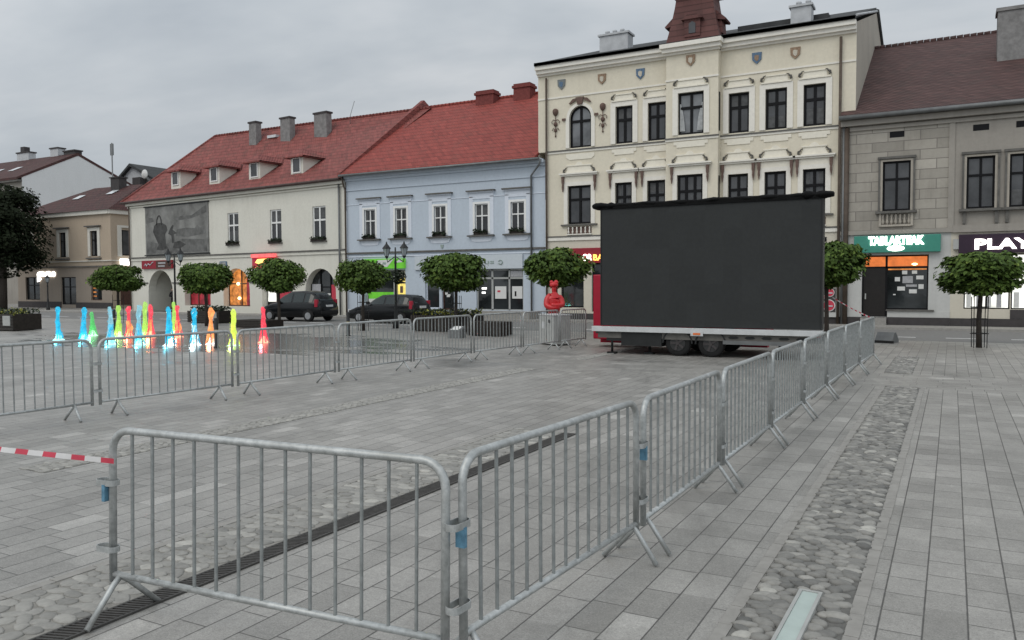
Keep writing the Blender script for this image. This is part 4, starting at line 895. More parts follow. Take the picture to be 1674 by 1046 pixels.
for x0,x1 in ((8.47,9.3),(11.7,12.75),(15.0,16.3)):
    yc=ridge_y(x0)-1.4; c=MB().box(x0,x1,yc,yc+.5,12.0,14.3).build('chimney','chimney_grey',IR); MB().box(x0-.07,x1+.07,yc-.07,yc+.57,14.3,14.42).build('chimney_cap','dark_plinth',c)
MB().box(10.0,11.0,5.4,5.8,13.1,13.3).build('skylight','skylight',IR)
pipe(IW,.25,.1,8.2,-.12,.055,'rust_pipe'); pipe(IW,23.6,.1,8.2,-.12,.06,'zinc')
# banner
bn=thing('picture_banner','large faded grey banner with an old market photograph on the ivory house','banner',(MW@Vector((2.4,0,0))),rzW)
MB().box(0,7.9,-.07,-.02,4.3,7.85).build('canvas','banner_grey',bn)
def pj(p,m,name,dy=.0): MB().prism([(x*7.9,4.3+z*3.55) for x,z in p],-.076-dy,-.071-dy).build(name,m,bn)
pj([(.02,.02),(.98,.02),(.98,.26),(.6,.3),(.3,.2),(.02,.3)],'print_mid','printed_ground'); pj([(.47,.72),(.6,.77),(.75,.76),(.98,.95),(.98,.8),(.75,.7),(.55,.68)],'print_mid','printed_roof')
pj([(.5,.36),(.52,.5),(.66,.52),(.8,.5),(.83,.56),(.88,.5),(.95,.54),(.97,.38),(.7,.33)],'print_mid','printed_crowd'); pj([(.02,.66),(.02,.78),(.12,.78),(.15,.7)],'print_mid','printed_roof')
pj([(.13,.48),(.15,.6),(.19,.66),(.28,.66),(.35,.6),(.37,.5),(.33,.42),(.34,.18),(.38,.12),(.28,.08),(.18,.1),(.22,.2),(.16,.38)],'print_dark','printed_horse',.003)
pj([(.38,.42),(.41,.52),(.45,.6),(.47,.58),(.45,.5),(.52,.42),(.47,.4),(.48,.22),(.44,.22),(.43,.38)],'print_dark','printed_man',.003); pj([(.45,.12),(.48,.24),(.56,.26),(.66,.18),(.56,.1)],'print_dark','printed_cart',.003)
for cx,r in ((.235,.040),):
    MB().tube([((cx-r*math.cos(a))*7.9,-.08,4.3+3.55*(.62+.19*math.sin(a))) for a in [PI*k/10 for k in range(11)]],.05,6).build('printed_harness','print_dark',bn)
MB().box(-.1,8.0,-.14,-.02,7.86,7.93).box(-.1,8.0,-.14,-.02,4.2,4.28).build('batten','iron_dark',bn)
# signs on ivory house
sg=thing('shop_sign','dark red shop sign with pale script over the arched passage','sign',(MW@Vector((1.9,0,0))),rzW)
MB().box(0,3.97,-.16,-.002,3.22,3.84).build('sign_box','sign_red',sg,bevel=.02)
MB().box(1.95,3.9,-.165,-.16,3.26,3.8).build('dark_half','brown_door',sg)
MB().tube([(.4,-.18,3.45),(.6,-.18,3.6),(.75,-.18,3.42),(.95,-.18,3.62),(1.2,-.18,3.5),(1.45,-.18,3.66),(1.6,-.18,3.74)],.035,6).build('script','plus_panel',sg)
MB().box(2.25,3.2,-.18,-.166,3.58,3.70).box(2.25,3.1,-.18,-.166,3.36,3.47).build('lettering','paper_grey',sg)
sg=thing('neon_sign','red and amber glowing neon sign behind the tree crown on the ivory house','sign',(MW@Vector((15.4,0,0))),rzW)
MB().box(0,2.3,-.4,-.15,3.78,4.0).build('canopy_light','neon_red',sg); MB().box(0,2.2,-.3,-.1,3.08,3.775).build('sign_box','paper_red',sg)
MB().prism([(.35,3.45),(.6,3.68),(1.5,3.7),(1.3,3.5),(.7,3.36)],-.34,-.305).build('letters','neon_amber',sg); MB().prism([(.3,3.2),(.7,3.3),(.6,3.12),(.35,3.1)],-.34,-.305).build('letters','neon_red',sg)
sg=thing('street_sign','small blue and white square sign left of the lit orange arch','sign',(MW@Vector((11.5,0,0))),rzW)
MB().box(0,.78,-.05,-.002,3.2,3.62).build('panel','shield_blue',sg); MB().box(.1,.68,-.06,-.051,3.26,3.56).build('field','paper_grey',sg)
# ---- tan house
T=thing('tan_house','two storey tan corner house with dark maroon roof and shop below','building',(-77.3,44.6,0))
TW=[(1.5,2.5,4.55,6.75),(6.6,7.6,4.55,6.75),(11.05,12.05,4.55,6.75)]
TG=[(1.2,3.4,.7,2.8),(6.6,8.8,.3,2.76),(10.9,12.4,.7,2.62)]
mb=MB(); wall(mb,0,13.8,3.7,8.5,TW,rev=.2); mb.quad((13.8,0,0),(13.8,9,0),(13.8,9,8.5),(13.8,0,8.5)); mb.quad((0,0,0),(0,9,0),(0,9,8.5),(0,0,8.5)); mb.build('wall','tan_plaster',T)
mb=MB(); wall(mb,0,13.8,0,3.7,TG,rev=.25); mb.build('ground_floor_wall','tan_low',T)
for a,b,c,d in TW:
    window(T,a,b,c,d,.16,pane='window_glass',frame='dark_frame'); surround(T,a,b,c,d,.32,.08,'tan_trim'); MB().box(a-.5,b+.5,-.3,.01,7.1,7.2).build('hood','dark_ledge',T); MB().box(a-.45,b+.45,-.22,.01,4.3,4.42).build('sill','dark_ledge',T)
window(T,*TG[0],.2,pane='shop_glass'); window(T,*TG[1],.2,pane='shop_glass'); o=window(T,*TG[2],.2,pane='shop_glass',frame='brown_door',cols=1,midz=False)
for z in (1.0,1.35,1.7,2.1): MB().box(11.1,11.5,.1,.12,z,z+.12).build('lit_item','lit_warm' if z<1.9 else 'lit_shop_white',o)
MB().box(0,13.8,-.12,.01,4.1,4.18).box(0,13.8,-.25,.01,8.15,8.5).build('cornice','tan_trim',T); MB().box(0,13.8,-.14,.01,3.62,3.72).build('string_course','dark_ledge',T); MB().box(13.8,13.92,-.1,9,4.1,4.18).box(13.8,14.0,-.2,9,8.15,8.5).build('cornice','tan_trim',T)
MB().box(0,6.6,-.06,.02,0,.55).box(8.8,13.8,-.06,.02,0,.5).build('plinth','dark_plinth',T)
sw=MB().box(13.79,13.83,1.0,2.1,4.6,6.8).build('window','dark_frame',T); MB().box(13.84,13.86,1.1,2.0,4.7,6.7).build('pane','window_glass',sw); MB().box(13.8,13.9,.6,.98,4.5,7.0).box(13.8,13.9,2.12,2.5,4.5,7.0).box(13.8,13.9,.6,2.5,7.0,7.2).build('window_surround','tan_trim',T); MB().box(13.8,13.87,.8,2.2,.3,2.7).build('side_door','brown_door',T)
mb=MB(); a,b,c,d=(-.4,-.4,8.5),(14.1,-.4,8.5),(14.1,9.5,8.5),(-.4,9.5,8.5); e,f_=(4.6,4.9,11.35),(11.5,4.9,11.3)
mb.add([a,b,c,d,e,f_],[(0,1,5,4),(1,2,5),(2,3,4,5),(3,0,4),(0,3,2,1)]); TR=mb.build('roof','maroon_tiles',T)
for x,z in ((4.9,10.0),(9.0,10.3)): 
    mb=MB(); y=-.4+(z-8.5)*5.3/2.85; mb.add([(x,y,z+.05),(x+.9,y,z+.05),(x+.9,y+.8,z+.48),(x,y+.8,z+.48)],[(0,1,2,3)]); mb.build('skylight','skylight',TR)
c=MB().box(8.3,9.5,4.0,4.8,10.6,11.95).build('chimney','dark_plinth',TR); MB().box(8.2,9.6,3.9,4.9,11.95,12.05).build('chimney_cap','dark_plinth',c)
sg=thing('shop_sign','white glowing word sign over the shop window of the tan house','sign',(-74.1,44.6,0))
text_mb('MARKO',0,2.7,2.85,3.25,-.06,.05,.08).build('lettering','lit_letters',sg) if False else MB().prism([(0,2.84),(2.6,2.84),(2.72,3.1),(2.5,3.28),(2.1,3.2),(1.7,3.3),(1.2,3.22),(.7,3.28),(.2,3.26),(0,3.1)],-.1,-.03).build('lettering','lit_letters',sg)
MB().prism([(0,2.35),(.3,2.45),(.55,2.62),(.3,2.78),(0,2.8)],-.1,-.03).build('arrow','lit_letters',sg)
sg=thing('light_box_sign','blank white lit box sign projecting beside the tan and ivory houses','sign',(-63.35,46.2,0))
MB().box(0,.16,-.9,.9,3.75,4.3).build('light_box','lit_white',sg)
# ---- gable house
Gb=thing('white_gable_house','big house with bare white gable wall and red roof behind the dark tree','building',(-122,52.7,0))
mb=MB(); mb.quad((32,0,0),(32,14.1,0),(32,14.1,14.2),(32,6.6,17.3),(32,0,14)); mb.build('gable_wall','gable_white',Gb)
mb=MB(); wall(mb,0,32,0,14,[(x,x+1.1,z,z+1.8) for x in (14,18,22,26,29) for z in (4.5,8.2,11.4)],rev=.2); mb.build('wall','grey_render',Gb)
for x in (14,18,22,26,29):
    for z in (4.5,8.2,11.4): window(Gb,x,x+1.1,z,z+1.8,.16,frame='white_frame',fw_=.07)
GbR=gable_roof(Gb,0,32.05,-.6,13.9,6.6,17.5,14.5,14.2,'maroon_tiles',.25)
MB().box(0,32,-.55,.02,13.45,13.68).build('cornice','dark_ledge',Gb)
for x in (20.5,22.2,25.8): 
    mb=MB(); z=15.2; y=-.6+(z-13.9)*7.2/3.6; mb.add([(x,y,z+.06),(x+1.1,y,z+.06),(x+1.1,y+1.2,z+.66),(x,y+1.2,z+.66)],[(0,1,2,3)]); mb.build('skylight','skylight',GbR)
for x0,x1,z1,m_,cm_ in ((20.2,22.6,18.3,'chimney_render','dark_plinth'),(27.0,28.5,18.3,'chimney_render','dark_plinth'),(29.6,31.7,17.75,'dark_plinth','dark_plinth')):
    c=MB().box(x0,x1,6.4,7.3,16.6,z1).build('chimney',m_,GbR); MB().box(x0-.1,x1+.1,6.3,7.4,z1,z1+.15).build('chimney_cap',cm_,c)
c=MB().box(20.8,21.6,6.5,7.2,18.45,19.1).build('chimney_pot','dark_plinth',GbR)
# far little house
Fh=thing('far_gable_house','small distant house gable with grey roof seen between red roofs','building',(-98,70,0))
mb=MB().prism([(0,0),(8,0),(8,15.2),(3.2,17.6),(0,15.4)],0,8); mb.build('wall','chimney_render',Fh)
MB().prism([(-.4,15.2),(3.2,17.6),(8.8,15.0),(8.8,15.3),(3.2,17.95),(-.4,15.5)],-.5,8.5).build('roof','roof_felt',Fh)
MB().box(4.7,6.2,-1.2,-.2,13,15.9).build('chimney','dark_plinth',Fh); MB().lathe([(.05,0),(.5,.1),(.62,.2)],(7.0,-1.3,16.2),14,'y').build('satellite_dish','paper_white',Fh)
am=thing('antenna_mast','thin antenna mast rising above the white gable','antenna',(-84.8,60,0))
MB().tube([(0,0,0),(0,0,18.3)],.07,6).build('mast','zinc',am); MB().box(-.25,.25,-.06,.06,16.9,18.2).build('antenna','zinc',am)
for px_,pz in ((-36.2,16.2),(-35.4,15.6)):
    pass
# small roof aerials on blue/ivory ridge
am=thing('roof_aerial','thin bent roof aerial on the ridge of the ivory house','antenna',(-38.3,46.0,12.5))
MB().tube([(0,0,0),(.05,0,1.6),(.45,0,2.6)],.02,5).build('rod','zinc',am)
# ---------------------------------------------------------------- trees
def crown_mesh(name,R_,H_,z0,n,leaf,seed,lobes=34):
    rnd=random.Random(seed); mb=MB(); tones=[]
    LB=[]
    for i in range(lobes):
        a=rnd.uniform(0,6.28); rr=R_*rnd.uniform(.25,.84); zf=rnd.uniform(-.72,.8); k=math.sqrt(max(0,1-zf*zf*.8))
        LB.append((Vector((rr*math.cos(a)*k,rr*math.sin(a)*k,z0+H_/2+zf*H_/2*.82)),R_*rnd.uniform(.22,.40),rnd.uniform(-.18,.18)))
    for i in range(n):
        if rnd.random()<.86:
            c,r,tb=LB[rnd.randrange(len(LB))]; 
            v=Vector((rnd.gauss(0,1),rnd.gauss(0,1),rnd.gauss(0,1))).normalized()*r*(rnd.random()**.45); v.z*=.72; p=c+v
        else:
            a=rnd.uniform(0,6.28); zf=rnd.uniform(-1,1); rr=R_*math.sqrt(max(0,1-zf*zf))*rnd.random()**.4; tb=-.1
            p=Vector((rr*math.cos(a),rr*math.sin(a),z0+H_/2+zf*H_/2*.9))
        if p.z<z0+H_*.04: p.z=z0+H_*.04+rnd.random()*.15
        o=Vector((p.x/R_,p.y/R_,(p.z-z0-H_/2)/(H_/2)))
        nrm=(Vector((o.x*.6,o.y*.6,.9))+Vector((rnd.gauss(0,.42),rnd.gauss(0,.42),rnd.gauss(0,.3)))).normalized()
        a_=Vector((o.x,o.y,-.25))+Vector((rnd.gauss(0,.5),rnd.gauss(0,.5),0)); a_=(a_-nrm*a_.dot(nrm)).normalized(); b_=nrm.cross(a_)
        L=leaf*rnd.uniform(.7,1.25)
        # five-pointed leaf fan, drooping at the tip
        pts=[p-a_*L*.35,p+b_*L*.42-a_*L*.1,p+b_*L*.30+a_*L*.2-nrm*L*.08,p+a_*L*.68-nrm*L*.25,p-b_*L*.30+a_*L*.2-nrm*L*.08,p-b_*L*.42-a_*L*.1]
        mb.add(pts,[(0,1,2,3),(0,3,4,5)]); tv=min(1,max(0,rnd.gauss(.45,.2)+tb)); tones+=[tv,tv]
    mb.tone=tones; return mb
def tree(x,y,label,R_,z0,H_,mi,rz=0,crowns={},guard=False,sc=1.0):
    t=thing('round_maple_tree',label,'tree',(x,y,0),rz,'clipped round trees along the street')
    tk=MB().tube([(0,0,0),(.02,0,.8),(-.01,.02,1.5),(.0,0,z0+H_*.55)],[.085,.07,.062,.045],8); k=tk.build('trunk','bark',t)
    rnd=random.Random(mi*7+3); mb=MB()
    for i in range(9):
        a=i*.7+rnd.random(); r=R_*rnd.uniform(.5,.8); zb=z0-.05+rnd.random()*.5
        mb.tube([(0,0,zb),(r*.4*math.cos(a),r*.4*math.sin(a),zb+.25),(r*math.cos(a),r*math.sin(a),zb+.35+rnd.random()*.5)],[.035,.025,.01],6)
    mb.build('limbs','bark',k)
    if mi not in crowns: crowns[mi]=crown_mesh('crown',1.25,1.55,0,8800,.14,40+mi,26+mi*5).build('crown','leaf_green',t)
    else:
        c=crowns[mi].copy(); COL.objects.link(c); c.parent=t
    c=[o for o in t.children if o.name.startswith('crown')] or [crowns[mi]]
    c[0].location=(0,0,z0); c[0].scale=(R_/1.25*rnd.uniform(.94,1.05),R_/1.25*rnd.uniform(.94,1.05),H_/1.55*rnd.uniform(.95,1.04)); c[0].rotation_euler.z=rnd.uniform(0,6.28)*0+x*1.7
    if guard:
        for i in range(4):
            a=PI/4+i*PI/2; MB().tube([(.24*math.cos(a),.24*math.sin(a),0),(.26*math.cos(a),.26*math.sin(a),1.5)],.012,6).build('stake','iron_dark',t)
        for z in (.42,.85,1.2):
            MB().tube([(.24*math.cos(2*PI*i/12),.24*math.sin(2*PI*i/12),z) for i in range(13)],.012,5,False).build('band','iron_dark',t)
    return t
TL=[(-38.0,27,1.24,1.62,1.55,0,'round clipped tree in front of the tan and ivory houses, leftmost of the row'),(-31.45,27,1.34,1.5,1.6,1,'round clipped tree in front of the ivory house arcade, behind the white jets'),(-26.7,27,1.24,1.55,1.75,2,'round clipped tree in front of the red neon sign, above the dark car'),(-21.9,27,1.1,1.52,1.5,3,'small round tree in front of the green shop sign'),(-17.0,26.6,1.36,1.6,1.68,4,'broad round tree in front of the phone shop on the blue house'),(-12.85,27,1.24,1.75,1.65,2,'round tree behind the grey cabinet and red statue'),(-3.45,27,1.15,1.72,1.5,3,'round tree half hidden behind the right end of the screen'),(.72,27.5,1.32,1.5,1.38,1,'flat round tree with guard stakes in front of the purple shop sign')]
for i,(x,y,r,z0,h,mi,lab) in enumerate(TL): tree(x,y,lab,r,z0,h,mi,rz=i*1.37,guard=i in(0,3,4,7))
bt=thing('large_dark_tree','large dark leafy tree at the left edge in front of the white gable house','tree',(-72.0,40.2,0))
k=MB().tube([(0,0,0),(.2,0,3),(0,.2,6),(.2,0,9.5)],[.35,.28,.2,.08],10).build('trunk','bark',bt)
mb=MB(); rnd=random.Random(5)
for i in range(16):
    a=rnd.uniform(0,6.28); r=rnd.uniform(1.5,3.4); z=rnd.uniform(3,7.5); mb.tube([(.1,0,z),(r*.5*math.cos(a),r*.5*math.sin(a),z+.9),(r*math.cos(a),r*math.sin(a),z+1.6)],[.12,.07,.02],6)
mb.build('limbs','bark',k)
plain('leaf_dusk',(.016,.022,.011),.8,spec=.1,var=.5,scale=1.3)
cm=crown_mesh('crown',3.9,9.0,2.2,19000,.26,77,90); cm.build('crown','leaf_dusk',bt)
# ---------------------------------------------------------------- fountain
emit('jet_cyan',(.02,.42,.66),1.15,.45,9); emit('jet_green',(.12,.6,.18),.85,.3,9); emit('jet_red',(.85,.07,.11),1.05,.4,9); emit('jet_pale',(.30,.62,.72),.8,.3,9)  # water glows by emission, standing in for coloured lamp light caught from below
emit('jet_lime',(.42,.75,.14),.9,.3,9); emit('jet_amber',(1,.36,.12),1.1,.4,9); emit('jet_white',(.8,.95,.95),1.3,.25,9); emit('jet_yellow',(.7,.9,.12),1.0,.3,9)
emit('splash_cyan',(.45,.95,1),1.6); emit('splash_green',(.6,1,.7),1.3); emit('splash_red',(1,.5,.3),1.5); emit('splash_white',(.9,1,1),1.7)  # stronger emission at the foot imitates water lit close to its lamp
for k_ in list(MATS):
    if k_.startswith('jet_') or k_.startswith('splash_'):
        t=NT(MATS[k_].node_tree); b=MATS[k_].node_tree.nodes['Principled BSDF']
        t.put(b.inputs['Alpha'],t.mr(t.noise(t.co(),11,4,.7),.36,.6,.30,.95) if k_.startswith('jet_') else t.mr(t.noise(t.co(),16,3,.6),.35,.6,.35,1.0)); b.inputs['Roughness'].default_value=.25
LAMPC={'jet_cyan':(.1,.75,1),'jet_green':(.2,1,.3),'jet_lime':(.5,1,.2),'jet_amber':(1,.25,.12),'jet_red':(1,.12,.15),'jet_white':(.7,.95,1),'jet_yellow':(.8,1,.2)}
def jet(x,y,h,mt,sp,label,seed,top=None):
    rnd=random.Random(seed); t=thing('water_jet',label,'water jet',(x,y,0),0,'coloured jets of the ground fountain')
    mb=MB(); n=14; lv=34; vs=[]
    lx=rnd.uniform(-.03,.03)
    for i in range(lv+1):
        f=i/lv; z=h*f; r=.060+.048*(1-f)**1.5+.012*math.sin(f*8+seed)+.03*max(0,1-abs(f-.9)/.1)
        if f>.985: r*=.75
        cx=lx*f+.02*math.sin(f*7+seed); 
        for k in range(n):
            a=2*PI*k/n; rr=.8*r*(1+1.0*mn.noise(Vector((math.cos(a)*1.3+seed,math.sin(a)*1.3,z*4.5))))
            vs.append((cx+rr*math.cos(a),rr*math.sin(a),z+.02))
    cut=int(lv*.55)
    fs=[(i*n+k,i*n+(k+1)%n,(i+1)*n+(k+1)%n,(i+1)*n+k) for i in range(lv) for k in range(n)]
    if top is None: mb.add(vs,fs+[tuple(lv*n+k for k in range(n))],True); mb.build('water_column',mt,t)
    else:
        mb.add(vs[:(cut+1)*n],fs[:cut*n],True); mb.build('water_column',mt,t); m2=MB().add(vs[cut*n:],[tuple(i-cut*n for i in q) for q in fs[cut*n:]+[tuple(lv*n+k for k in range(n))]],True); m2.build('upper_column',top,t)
    # thin strands peeling off the column and falling back
    ms=MB()
    for i in range(13):
        a=rnd.uniform(0,6.28); hz=h*rnd.uniform(.45,.98); ro=rnd.uniform(.05,.17); pts=[];rr=[]
        for k in range(9):
            f=k/8; q=.04+ro*(1-f)**1.6; pts.append((q*math.cos(a+f*.8)+rnd.uniform(-.006,.006),q*math.sin(a+f*.8),.03+hz*f)); rr.append(.022*(1-f*.5)*rnd.uniform(.5,1.1))
        ms.tube(pts,rr,6)
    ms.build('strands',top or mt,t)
    # loose drops falling beside the column
    m3=MB()
    for i in range(26):
        f=rnd.random()**1.3; a=rnd.uniform(0,6.28); r=.07+.12*(1-f)*rnd.random(); s_=rnd.uniform(.006,.014); c=Vector((r*math.cos(a),r*math.sin(a),h*f*.95+.03))
        m3.lathe([(.001,-s_*1.6),(s_*.8,-s_*.4),(s_*.8,s_*.4),(.001,s_*1.6)],c,5)
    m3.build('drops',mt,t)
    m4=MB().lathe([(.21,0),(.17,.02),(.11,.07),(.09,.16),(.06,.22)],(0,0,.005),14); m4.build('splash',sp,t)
    # the coloured flood lamp set in the paving at the foot of the jet
    l=bpy.data.lights.new('jet_lamp','POINT'); l.energy=9; l.color=LAMPC[mt]; l.shadow_soft_size=.06; lo=bpy.data.objects.new('jet_lamp',l); COL.objects.link(lo); lo.parent=t; lo.location=(.1,-.22,.14); return t
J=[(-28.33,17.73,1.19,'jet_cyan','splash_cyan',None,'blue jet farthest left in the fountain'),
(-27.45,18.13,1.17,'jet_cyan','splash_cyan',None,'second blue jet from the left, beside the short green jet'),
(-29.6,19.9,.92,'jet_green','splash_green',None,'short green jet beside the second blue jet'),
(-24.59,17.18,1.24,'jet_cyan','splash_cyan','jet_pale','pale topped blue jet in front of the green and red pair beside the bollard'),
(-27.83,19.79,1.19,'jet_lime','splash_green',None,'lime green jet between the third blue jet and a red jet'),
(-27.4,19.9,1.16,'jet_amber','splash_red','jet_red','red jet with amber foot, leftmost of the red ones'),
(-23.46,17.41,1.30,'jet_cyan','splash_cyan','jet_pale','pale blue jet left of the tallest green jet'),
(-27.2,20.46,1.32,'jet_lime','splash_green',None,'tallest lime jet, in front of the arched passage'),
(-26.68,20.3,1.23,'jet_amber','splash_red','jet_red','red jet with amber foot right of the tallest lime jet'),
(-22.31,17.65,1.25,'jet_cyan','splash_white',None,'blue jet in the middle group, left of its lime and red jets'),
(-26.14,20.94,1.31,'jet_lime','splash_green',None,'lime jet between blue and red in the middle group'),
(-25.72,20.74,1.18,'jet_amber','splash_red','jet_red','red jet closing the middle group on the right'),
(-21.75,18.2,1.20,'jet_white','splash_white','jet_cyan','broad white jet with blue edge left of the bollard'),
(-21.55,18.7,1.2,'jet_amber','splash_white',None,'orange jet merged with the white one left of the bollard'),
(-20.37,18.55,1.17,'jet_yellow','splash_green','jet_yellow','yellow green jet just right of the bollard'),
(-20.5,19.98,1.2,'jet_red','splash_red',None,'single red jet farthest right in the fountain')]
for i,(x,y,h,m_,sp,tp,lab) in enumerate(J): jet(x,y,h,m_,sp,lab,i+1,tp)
# ---------------------------------------------------------------- street furniture
def bollard(x,y,label,h=.9):
    t=thing('bollard',label,'bollard',(x,y,0),0,'dark bollards on the square')
    MB().lathe([(.085,0),(.085,.03),(.065,.04),(.065,h-.03),(.05,h)],(0,0,0),14).build('post','iron_dark',t); MB().lathe([(.0665,0),(.0665,.05)],(0,0,h*.55),14).build('band','bollard_band',t); return t
bollard(-20.25,17.76,'dark bollard standing between the white and yellow fountain jets',.93); bollard(-20.2,24.0,'dark bollard left of the second parked car',.9); bollard(-31.38,22.09,'dark bollard among the left fountain jets',.95)
def planter(x,y,L,D,Hh,label,rz=0,slat=False,sign=False,fl='leaf_yellow',seed=1,nleaf=500):
    t=thing('street_planter',label,'planter',(x,y,0),rz,'dark planters on the square'); rnd=random.Random(seed)
    MB().box(-L/2,L/2,-D/2,D/2,0.03,Hh).build('box','planter_wood',t)
    mb=MB()
    if slat:
        k=int(L/.13)
        for i in range(k): x0=-L/2+i*L/k; mb.box(x0+.02,x0+L/k-.02,-D/2-.03,-D/2,.03,Hh)
    else:
        for i in range(5): mb.box(-L/2-.02,L/2+.02,-D/2-.03,-D/2,.04+i*Hh/5,.04+(i+1)*Hh/5-.025)
    mb.build('slats','planter_slat',t); MB().box(-L/2+.03,L/2-.03,-D/2+.03,D/2-.03,Hh-.05,Hh+.01).build('soil','soil',t)
    mb=MB(); mc=MB()
    for i in range(nleaf):
        cx=rnd.uniform(-L/2,L/2); b_=.10+.10*abs(math.sin(cx*5+seed)); p=Vector((cx,rnd.uniform(-D/2,D/2),Hh+rnd.random()*b_*1.4)); leafquad(mc if rnd.random()<.3 else mb,p,rnd.uniform(.05,.09),rnd)
    if mb.v: mb.build('plants','leaf_dark',t)
    if mc.v: mc.build('blossoms',fl,t)
    if sign: MB().box(L/2-.62,L/2-.12,-D/2-.06,-D/2-.035,Hh-.48,Hh-.05).build('plate','plate_white' if False else 'cabinet_grey',t)
    return t
planter(-38.0,20.9,4.4,1.3,.72,'long dark planter with yellow flowers and small plate at the left edge',sign=True,rz=R(3),seed=4,nleaf=900)
planter(-34.0,32.9-3.4,2.3,1.0,.62,'dark planter with small plate in front of the lit orange arch',sign=True,seed=5,fl='leaf_dark')
planter(-27.5,26.6,1.9,1.0,.38,'low dark planter box in front of the first parked car',seed=6,nleaf=0)
planter(-18.45,28.2,3.0,1.0,.66,'slatted dark planter with yellow green flowers right of the second car',slat=True,seed=7,nleaf=900)
planter(-15.35,26.4,1.5,.9,.52,'low slatted wooden box right of the small grey info box',slat=True,seed=8,nleaf=0)
t=thing('info_box','small grey box with slanted white top beside the slatted box','info box',(-15.75,24.7,0),R(8))
MB().prismx([(-.25,0),(.25,0),(.25,.42),(-.25,.28)],-.25,.25).build('body','zinc',t); MB().prismx([(-.2,.305),(.2,.41),(.2,.42),(-.2,.315)],-.16,.16).build('panel','paper_white',t)
# grey cabinet
t=thing('grey_cabinet','pale grey metal utility cabinet behind the far barriers','cabinet',(-11.15,23.3,0),R(-35))
MB().box(-.5,.5,-.3,.3,.04,.95).build('body','cabinet_grey',t,bevel=.012); MB().box(-.52,.52,-.32,.32,.95,.98).build('lid','frame_white',t); MB().box(-.48,.48,-.28,.28,0,.04).build('base','iron_dark',t)
MB().box(-.01,.006,-.312,-.301,.1,.92).build('door_seam','iron_dark',t); MB().box(.16,.24,-.33,-.301,.72,.82).build('handle','iron_dark',t); MB().box(-.3,-.08,-.315,-.301,.52,.74).build('sticker','frame_white',t)
# lamps
def lamp(x,y,label,H_=4.05,arms=2,sp=.48,basket=False):
    t=thing('street_lamp',label,'street lamp',(x,y,0),0,'old style lantern posts')
    MB().lathe([(.16,0),(.14,.25),(.09,.35),(.07,.9),(.055,1.0),(.045,H_-1.1),(.06,H_-1.05),(.04,H_-.9),(.03,H_-.35)],(0,0,0),12).build('pole','iron_dark',t)
    if arms==2:
        MB().tube([(-sp,0,H_-.8),(-sp*.9,0,H_-1.0),(0,0,H_-.75),(sp*.9,0,H_-1.0),(sp,0,H_-.8)],.025,6).build('arm','iron_dark',t)
        pos=[-sp,sp]
    else: pos=[0]
    for p in pos:
        l=MB().lathe([(.08,0),(.17,.34)],(p,0,H_-.74),6,smooth=False).build('lantern','lantern_glass',t)
        MB().lathe([(.05,-.08),(.09,0),(.09,.02)],(p,0,H_-.75),6,smooth=False).build('lantern_base','iron_dark',l)
        MB().lathe([(.22,.34),(.20,.37),(.05,.55),(.03,.62),(.01,.66)],(p,0,H_-.74),6,smooth=False).build('lantern_cap','iron_dark',l)
        mb=MB()
        for k in range(6): a=2*PI*k/6; mb.tube([(p+.082*math.cos(a),.082*math.sin(a),H_-.74),(p+.172*math.cos(a),.172*math.sin(a),H_-.4)],.009,4)
        mb.build('lantern_bars','iron_dark',l)
    if basket:
        rnd=random.Random(9); mb=MB()
        for i in range(500):
            v=Vector((rnd.gauss(0,1),rnd.gauss(0,1),rnd.gauss(0,1))).normalized()*rnd.random()**.4*.34; leafquad(mb,Vector((.15,0,2.3))+v,.06,rnd)
        mb.build('flower_basket','leaf_dark',t)
    return t
lamp(-21.75,29.1,'double lantern street lamp in front of the blue house and green sign',3.95,basket=True); lamp(-36.1,29,'double lantern street lamp in front of the ivory house banner',4.0); lamp(-62.6,38.4,'single lantern street lamp in front of the tan house, left of the jets',3.0,arms=1)
# ramp behind last barrier
t=thing('cable_ramp','grey plastic ramp lying behind the last right barrier','ramp',(-1.85,28.6,0),R(-20)); t.scale=(.8,.8,.8)
MB().prismx([(-.3,.0),(.35,0),(.35,.12),(.1,.42),(-.0,.42)],-.35,.35).build('wedge','zinc',t); MB().box(-.45,.45,-.4,-.3,0,.1).build('base','iron_dark',t)
# ---------------------------------------------------------------- trailer with screen
t=thing('screen_trailer','big dark grey LED screen standing on a twin axle trailer','screen trailer',(-5.7,21.0,0))
SC=MB().box(-2.9,2.87,0,.28,.78,4.02).build('screen','led_screen',t,bevel=.01)
MB().box(-2.93,-2.90,-.01,.3,.78,4.04).build('screen_edge','iron_dark',SC); MB().box(2.87,2.91,-.01,.3,.78,4.04).build('screen_edge','iron_dark',SC)
mb=MB(); rnd=random.Random(2); N=60; vs=[];n=12
for i in range(N+1):
    x=-3.17+6.3*i/N; r=.072+.030*mn.noise(Vector((x*2.2,0,0)))+(.05*abs(math.sin(i*2.3)) if i<6 or i>N-7 else 0); zc=4.10+.018*mn.noise(Vector((x*.9,5,0)))-.0*x
    for k in range(n):
        a=2*PI*k/n; rr=r*(1+.28*mn.noise(Vector((x*5,math.cos(a)*1.5,math.sin(a)*1.5)))); vs.append((x,.1+rr*1.9*math.cos(a),zc+rr*.85*math.sin(a)))
mb.add(vs,[(i*n+k,i*n+(k+1)%n,(i+1)*n+(k+1)%n,(i+1)*n+k) for i in range(N) for k in range(n)]+[tuple(range(n)),tuple(N*n+k for k in range(n))],True)
mb.box(-2.95,2.9,-.03,.32,4.0,4.1); mb.build('rolled_cover','tarp_black',t)
MB().box(-3.15,2.93,-.12,.1,.62,.76).build('front_rail','frame_white',t,bevel=.006)
